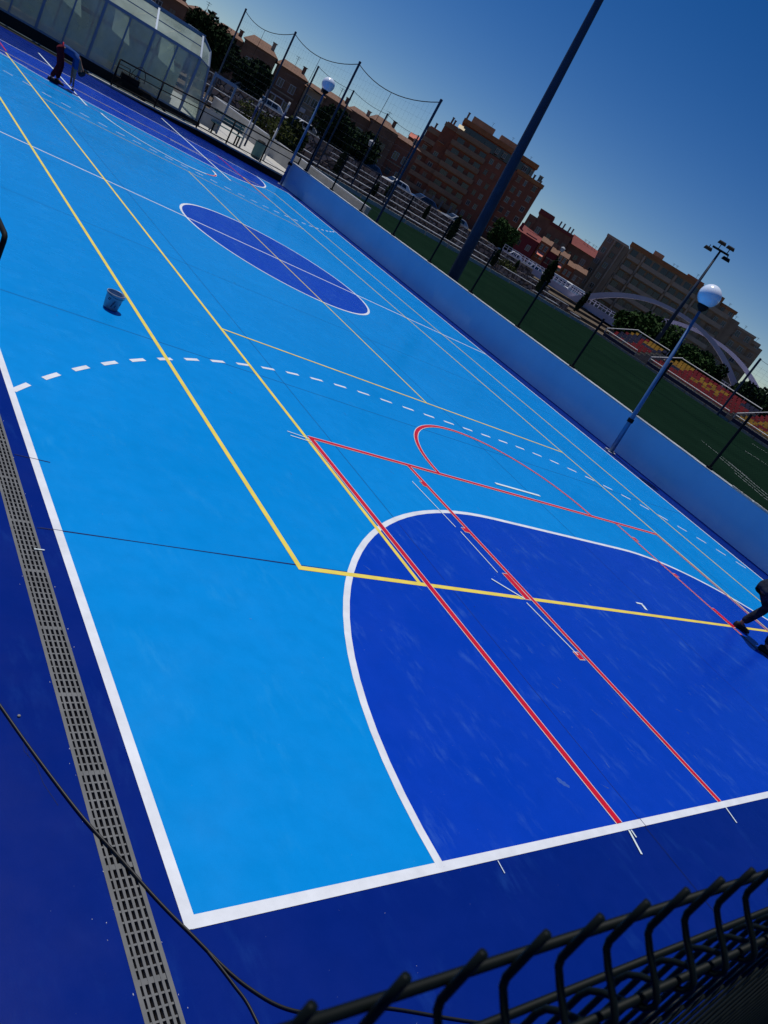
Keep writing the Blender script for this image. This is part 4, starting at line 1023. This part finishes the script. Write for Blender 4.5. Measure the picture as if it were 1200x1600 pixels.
g.build('railing', m_bridgeTop, t)
for x in (-20.5, -16.5, -12.5, -5, 14, 19, 24):
    g = MB(); g.box(x, x+.5, 1.5, 6.5, -.2, 1.249); g.build('pillar', m_concd, t)
g = MB(); g.box(-24, -23.6, 1, 7, -.1, 1.24); g.box(-12, -11.6, 1, 7, -.1, 1.24); g.build('abutment', m_concd, t)

# ================================================================== CARS
def make_car(loc, rz, paint, label, van=False):
    t = thing('parked_van' if van else 'parked_car', loc, rz, label, 'van' if van else 'car', 'vehicles parked along the road')
    L, W = (4.6, 1.8) if van else (4.1, 1.7)
    if van: pr = [(0, .3), (0, .95), (.25, 1.05), (.75, 1.75), (.95, 1.85), (4.45, 1.85), (4.58, 1.6), (4.6, .3)]
    else: pr = [(0, .3), (0, .65), (.15, .78), (1.0, .90), (1.55, 1.36), (1.8, 1.42), (3.1, 1.42), (3.4, 1.36), (3.95, .95), (4.1, .85), (4.1, .3)]
    g = MB(); n = len(pr); V = [];
    for y, k in ((0, .0), (.08, 1), (W-.08, 1), (W, 0)):
        for x, z in pr:
            zz2 = z-(.04 if k == 0 and z > .5 else 0); xx2 = x+(.05 if k == 0 and x < L/2 else (-.05 if k == 0 else 0)); yy2 = y+((.12 if y < 1 else -.12) if z > 1.1 else 0)
            V.append((xx2, yy2, zz2))
    F = []
    for r in range(3):
        for i in range(n): j = (i+1) % n; F.append((r*n+i, r*n+j, (r+1)*n+j, (r+1)*n+i))
    F += [tuple(range(n)), tuple(range(4*n-1, 3*n-1, -1))]
    g.add(V, F); g.build('body', paint, t)
    g = MB(); z0, z1 = (1.12, 1.66) if van else (.93, 1.3)
    xa, xb, xc, xd = (.55, .85, 4.3, 4.45) if van else (1.2, 1.62, 3.15, 3.6)
    for y, s in ((0.0, -1), (W, 1)):
        yo = y+s*.012; yi = y-s*.095
        xs2 = [(xa, xa+(xc-xa)*.3-.04), (xa+(xc-xa)*.3+.04, xa+(xc-xa)*.62-.04), (xa+(xc-xa)*.62+.04, xc)]
        for q0, q1 in xs2:
            g.add([(q0, yo, z0), (q1, yo, z0), (q1 if q1 < xc else xc-.1, yi+s*.0, z1), (max(q0, xb), yi, z1)], [(0, 1, 2, 3)])
        g.build('side_windows', m_win, t); g = MB()
    g = MB()
    if van: g.add([(.27, .15, 1.09), (.27, W-.15, 1.09), (.73, W-.24, 1.71), (.73, .24, 1.71)], [(0, 1, 2, 3)])
    else: g.add([(1.03, .15, .935), (1.03, W-.15, .935), (1.52, W-.24, 1.345), (1.52, .24, 1.345)], [(0, 1, 2, 3)])
    o = g.build('windscreen', m_win, t); o.location = (-.012, 0, .012)
    for x in (.75, L-.8):
        for y in (.12, W-.12):
            g = MB(); g.lathe([(.001, -.1), (.24, -.1), (.31, -.08), (.31, .08), (.24, .1), (.001, .1)], 16); o = g.build('wheel', m_tyre, t, True); o.rotation_euler = (R(90), 0, 0); o.location = (x, y, .31)
            g = MB(); g.lathe([(.001, -.112), (.19, -.108), (.19, -.09)], 12); g.lathe([(.001, .112), (.19, .108), (.19, .09)], 12); g.build('rim', m_rim, o)
    for y in (.25, W-.25):
        g = MB(); g.bbox(-.02, .06, y-.14, y+.14, .6, .74, .015); g.build('headlight', m_lampglass, t)
    return t
CR = [(22.0, 66, m_cars, 'silver car parked at the far left beside the glass hall', 0), (23.8, 66, m_carw, 'white car parked behind the entrance frame', 0), (26.5, 66, m_carw, 'white car parked left of the farther globe lamp', 0), (28.9, 66, m_cars, 'silver car parked directly behind the farther globe lamp', 0),
      (31.6, 66, m_card, 'dark blue car parked behind the tall cypress', 0), (33.8, 66, m_carw, 'white car parked at the left foot of the brick block', 0), (36.0, 66.5, m_card, 'dark car parked at the left foot of the brick block', 0), (38.6, 67, m_cars, 'grey car parked before the brick block ground floor', 0),
      (43.3, 66, m_carw, 'white car parked below the crimson house', 0), (45.0, 66.4, m_cars, 'long silver car parked just left of the large cypress', 0), (46.7, 66.5, m_carw, 'white van parked right of the large cypress', 1), (48.3, 66.8, m_carw, 'white van nearest the bridge railing', 1)]
for b_, Y_, m_, lb, van in CR:
    q = polar(b_, (Y_+15.9)/math.cos(R(b_)), .97); make_car(q, R(random.uniform(-4, 4)), m_, lb, bool(van))

# ================================================================== PEOPLE
def skinobj(name, verts, edges, radii, m_, parent, root=0, sub=2):
    me = bpy.data.meshes.new(name); me.from_pydata([tuple(v) for v in verts], edges, []); me.materials.append(m_)
    o = bpy.data.objects.new(name, me); COL.objects.link(o)
    if parent: o.parent = parent
    md = o.modifiers.new('Skin', 'SKIN'); md.use_smooth_shade = True
    sv = me.skin_vertices[0].data
    for i, r in enumerate(radii):
        rr = r if isinstance(r, tuple) else (r, r); sv[i].radius = rr; sv[i].use_root = (i == root); sv[i].use_loose = False
    s = o.modifiers.new('Subsurf', 'SUBSURF'); s.levels = sub; s.render_levels = sub
    return o
def person(loc, rz, pose, label, m_tr, m_sh, scale=1.0):
    """pose: dict of joints in local metres; +X is where the person faces"""
    t = thing('person', loc, rz, label, 'person'); t.scale = (scale,)*3
    P = {k: Vector(v) for k, v in pose.items()}
    V = []; E = []; Rr = []; idx = {}
    def add(k, p, r, par=None):
        idx[k] = len(V); V.append(Vector(p)); Rr.append(r)
        if par is not None: E.append((idx[par], idx[k]))
    add('pel', P['pelvis'], (.13, .10))
    sp = P['chest']-P['pelvis']
    add('waist', P['pelvis']+sp*.45, (.115, .085), 'pel'); add('chest', P['chest'], (.14, .10), 'waist'); add('neckb', P['neck'], (.06, .055), 'chest')
    add('neckt', P['neck'].lerp(P['head'], .35), (.05, .05), 'neckb')
    hd = (P['head']-P['neck']).normalized()
    add('jaw', P['head']-hd*.03, (.068, .075), 'neckt'); add('skull', P['head']+hd*.06, (.082, .09), 'jaw'); add('top', P['head']+hd*.125, (.05, .055), 'skull')
    for s in ('l', 'r'):
        sh, el, wr, ha = P['sh_'+s], P['el_'+s], P['wr_'+s], P['ha_'+s]
        add('sh'+s, sh, .055, 'chest'); add('ua'+s, sh.lerp(el, .5), .048, 'sh'+s); add('el'+s, el, .04, 'ua'+s); add('fa'+s, el.lerp(wr, .4), .04, 'el'+s); add('wr'+s, wr, .027, 'fa'+s)
        add('pa'+s, wr.lerp(ha, .45), (.034, .018), 'wr'+s); add('pb'+s, wr.lerp(ha, .9), (.032, .016), 'pa'+s)
        hp, kn, an, to = P['hip_'+s], P['kn_'+s], P['an_'+s], P['to_'+s]
        add('hp'+s, hp, .085, 'pel'); add('th'+s, hp.lerp(kn, .5), .072, 'hp'+s); add('kn'+s, kn, .055, 'th'+s); add('ca'+s, kn.lerp(an, .35), .056, 'kn'+s); add('an'+s, an, .036, 'ca'+s); add('fo'+s, an.lerp(to, .6), .032, 'an'+s)
    body = skinobj('body', V, E, Rr, m_skin, t)
    # fingers: separate tapering chains rooted in the palm
    for s, sg in (('l', 1), ('r', -1)):
        wr, ha = P['wr_'+s], P['ha_'+s]; d = (ha-wr).normalized(); side = Vector((0, 1, 0)); side = (side-d*side.dot(d)).normalized(); pal = d.cross(side).normalized()
        if pal.x > 0: pal = -pal
        g = MB()
        for k, ln in enumerate((.068, .078, .073, .058)):
            b0 = wr.lerp(ha, .85)+side*((k-1.5)*.0185*sg); c1 = b0+d*ln*.5+pal*.006*(k+1)/2; c2 = c1+(d*.6+pal*.55).normalized()*ln*.32; c3 = c2+(d*.3+pal*.9).normalized()*ln*.25
            g.tube([b0, c1, c2, c3], [.0095, .0088, .0078, .0055], 7)
        b0 = wr.lerp(ha, .35)+side*(-.03*sg); g.tube([b0, b0+d*.03-side*.022*sg+pal*.01, b0+d*.06-side*.022*sg+pal*.022], [.012, .0105, .007], 7)
        g.build('fingers', m_skin, t, True)
    # face details + hair
    up = hd; fw = P['face'].normalized(); fw = (fw-up*fw.dot(up)).normalized(); sd2 = up.cross(fw)
    c = P['head']+hd*.045
    g = MB(); g.tube([c+fw*.088+up*.012, c+fw*.112-up*.018, c+fw*.094-up*.03], [.008, .014, .011], 6)
    for s in (1, -1): g.tube([c+sd2*s*.084+up*.015, c+sd2*s*.094-up*.0, c+sd2*s*.086-up*.025], [.012, .016, .009], 6)
    g.build('nose_and_ears', m_skin, t, True)
    g = MB()
    for s in (1, -1): g.tube([c+fw*.086+sd2*s*.032+up*.012, c+fw*.0945+sd2*s*.032+up*.012], .009, 8)
    g.tube([c+fw*.088+sd2*.025-up*.052, c+fw*.092-up*.054, c+fw*.088-sd2*.025-up*.052], .0045, 6); g.build('eyes_and_mouth', m_hair, t)
    g = MB(); n1, n2 = 10, 20; Vh = []
    for i in range(n1+1):
        a = (math.pi*.56)*i/n1
        for j in range(n2):
            b = 2*math.pi*j/n2; q = up*math.cos(a)*.112+(fw*math.cos(b)*(.100 if math.cos(b) > 0 else .112)+sd2*math.sin(b)*.094)*math.sin(a)
            q = q*(1+.03*math.sin(7*b+3*a))-fw*.012+up*(.03*max(0, math.cos(b))*math.sin(a)); Vh.append(c+up*.022+q)
    g.add(Vh, [(i*n2+j, i*n2+(j+1) % n2, (i+1)*n2+(j+1) % n2, (i+1)*n2+j) for i in range(n1) for j in range(n2)]); g.build('hair', m_hair, t, True)
    # trousers
    V = []; E = []; Rr = []; idx = {}
    add('w', P['pelvis']+sp*.22, (.135, .108)); add('p', P['pelvis'], (.15, .122), 'w')
    for s in ('l', 'r'):
        hp, kn, an = P['hip_'+s], P['kn_'+s], P['an_'+s]
        add('h'+s, hp, .102, 'p'); add('t'+s, hp.lerp(kn, .5), .090, 'h'+s); add('k'+s, kn, .072, 't'+s); add('c'+s, kn.lerp(an, .45), .070, 'k'+s); add('a'+s, kn.lerp(an, .93), .062, 'c'+s)
    skinobj('trousers', V, E, Rr, m_tr, t, 1)
    # shirt
    V = []; E = []; Rr = []; idx = {}
    add('a', P['pelvis']+sp*.04, (.150, .122)); add('b', P['pelvis']+sp*.55, (.138, .108), 'a'); add('c', P['chest'], (.158, .118), 'b'); add('d', P['chest'].lerp(P['neck'], .6), (.09, .08), 'c')
    for s in ('l', 'r'):
        sh, el = P['sh_'+s], P['el_'+s]
        add('s'+s, sh, .070, 'c'); add('u'+s, sh.lerp(el, .5), .062, 's'+s); add('e'+s, sh.lerp(el, .9), .056, 'u'+s)
    skinobj('shirt', V, E, Rr, m_sh, t, 2)
    g = MB(); q = P['pelvis']+sp*.16; ax = sp.normalized(); a1 = Vector((0, 1, 0)); a2 = ax.cross(a1).normalized()
    ring = []
    for k in range(24): b = 2*math.pi*k/24; ring.append(q+a1*.148*math.cos(b)+a2*.12*math.sin(b))
    g.tube(ring+[ring[0]], .018, 6, cap=False); g.build('belt', m_shred if m_tr is m_tr_red else m_black, t, True)
    for s in ('l', 'r'):
        an, to = P['an_'+s], P['to_'+s]; d = Vector((to.x-an.x, to.y-an.y, 0)).normalized(); sd3 = Vector((-d.y, d.x, 0)); g = MB()
        pr = [(-.07, .030, .075), (-.055, .040, .085), (0, .042, .10), (.07, .046, .075), (.14, .050, .058), (.19, .042, .045), (.215, .02, .03)]
        Vv = []; base = Vector((an.x, an.y, 0))
        for x, hw_, h_ in pr:
            for yy, z in ((-hw_, .002), (-hw_*1.02, h_*.45), (-hw_*.6, h_*.92), (0, h_), (hw_*.6, h_*.92), (hw_*1.02, h_*.45), (hw_, .002)): Vv.append(base+d*x+sd3*yy+Vector((0, 0, z)))
        F = [(i*7+j, i*7+(j+1) % 7, (i+1)*7+(j+1) % 7, (i+1)*7+j) for i in range(len(pr)-1) for j in range(7)]+[tuple(range(6, -1, -1)), tuple(range((len(pr)-1)*7, len(pr)*7))]
        g.add(Vv, F); g.build('shoe', m_shoe, t, True)
    return t
poseA = dict(pelvis=(-.22, 0, .90), chest=(.14, 0, .93), neck=(.33, 0, .82), head=(.43, 0, .63), face=(-.25, 0, -1),
             sh_l=(.25, .19, .84), sh_r=(.25, -.19, .84), el_l=(.27, .21, .54), el_r=(.30, -.20, .54), wr_l=(.31, .16, .28), wr_r=(.36, -.08, .26), ha_l=(.33, .13, .16), ha_r=(.39, -.04, .15),
             hip_l=(-.20, .10, .86), hip_r=(-.20, -.10, .86), kn_l=(-.02, .13, .47), kn_r=(-.10, -.13, .46), an_l=(-.02, .15, .08), an_r=(-.20, -.14, .08), to_l=(.18, .17, .03), to_r=(.0, -.15, .03))
person((-2.78, 10.83, .006), R(-8), poseA, 'person in dark red trousers and blue shirt bending down to the far goal area line', m_tr_red, m_sh_blue, 1.05)
# brush held close to the line
g = MB(); g.tube([(-2.36, 10.78, .2), (-2.36, 10.74, .06)], .012, 8, 0); g.box(-2.41, -2.31, 10.725, 10.755, .028, .07, 1)
tag(g.build('paint_brush', [m_beige, m_hair]), 'short paint brush held at the far goal area line by the bending person', 'brush')
poseB = dict(pelvis=(-.30, 0, .80), chest=(.02, 0, 1.05), neck=(.20, 0, 1.12), head=(.34, 0, 1.10), face=(.4, 0, -1),
             sh_l=(.10, .19, 1.06), sh_r=(.10, -.19, 1.06), el_l=(.24, .22, .80), el_r=(.24, -.22, .80), wr_l=(.38, .16, .60), wr_r=(.38, -.12, .60), ha_l=(.44, .13, .51), ha_r=(.44, -.09, .51),
             hip_l=(-.28, .10, .77), hip_r=(-.26, -.10, .77), kn_l=(.02, .17, .48), kn_r=(.12, -.19, .47), an_l=(-.12, .20, .08), an_r=(.14, -.25, .08), to_l=(.04, .22, .03), to_r=(.34, -.27, .03))
person((2.72, -12.06, .010), R(-40), poseB, 'person in dark trousers crouching at the right edge beside the yellow line', m_tr_blk, m_sh_dark, 1.0)
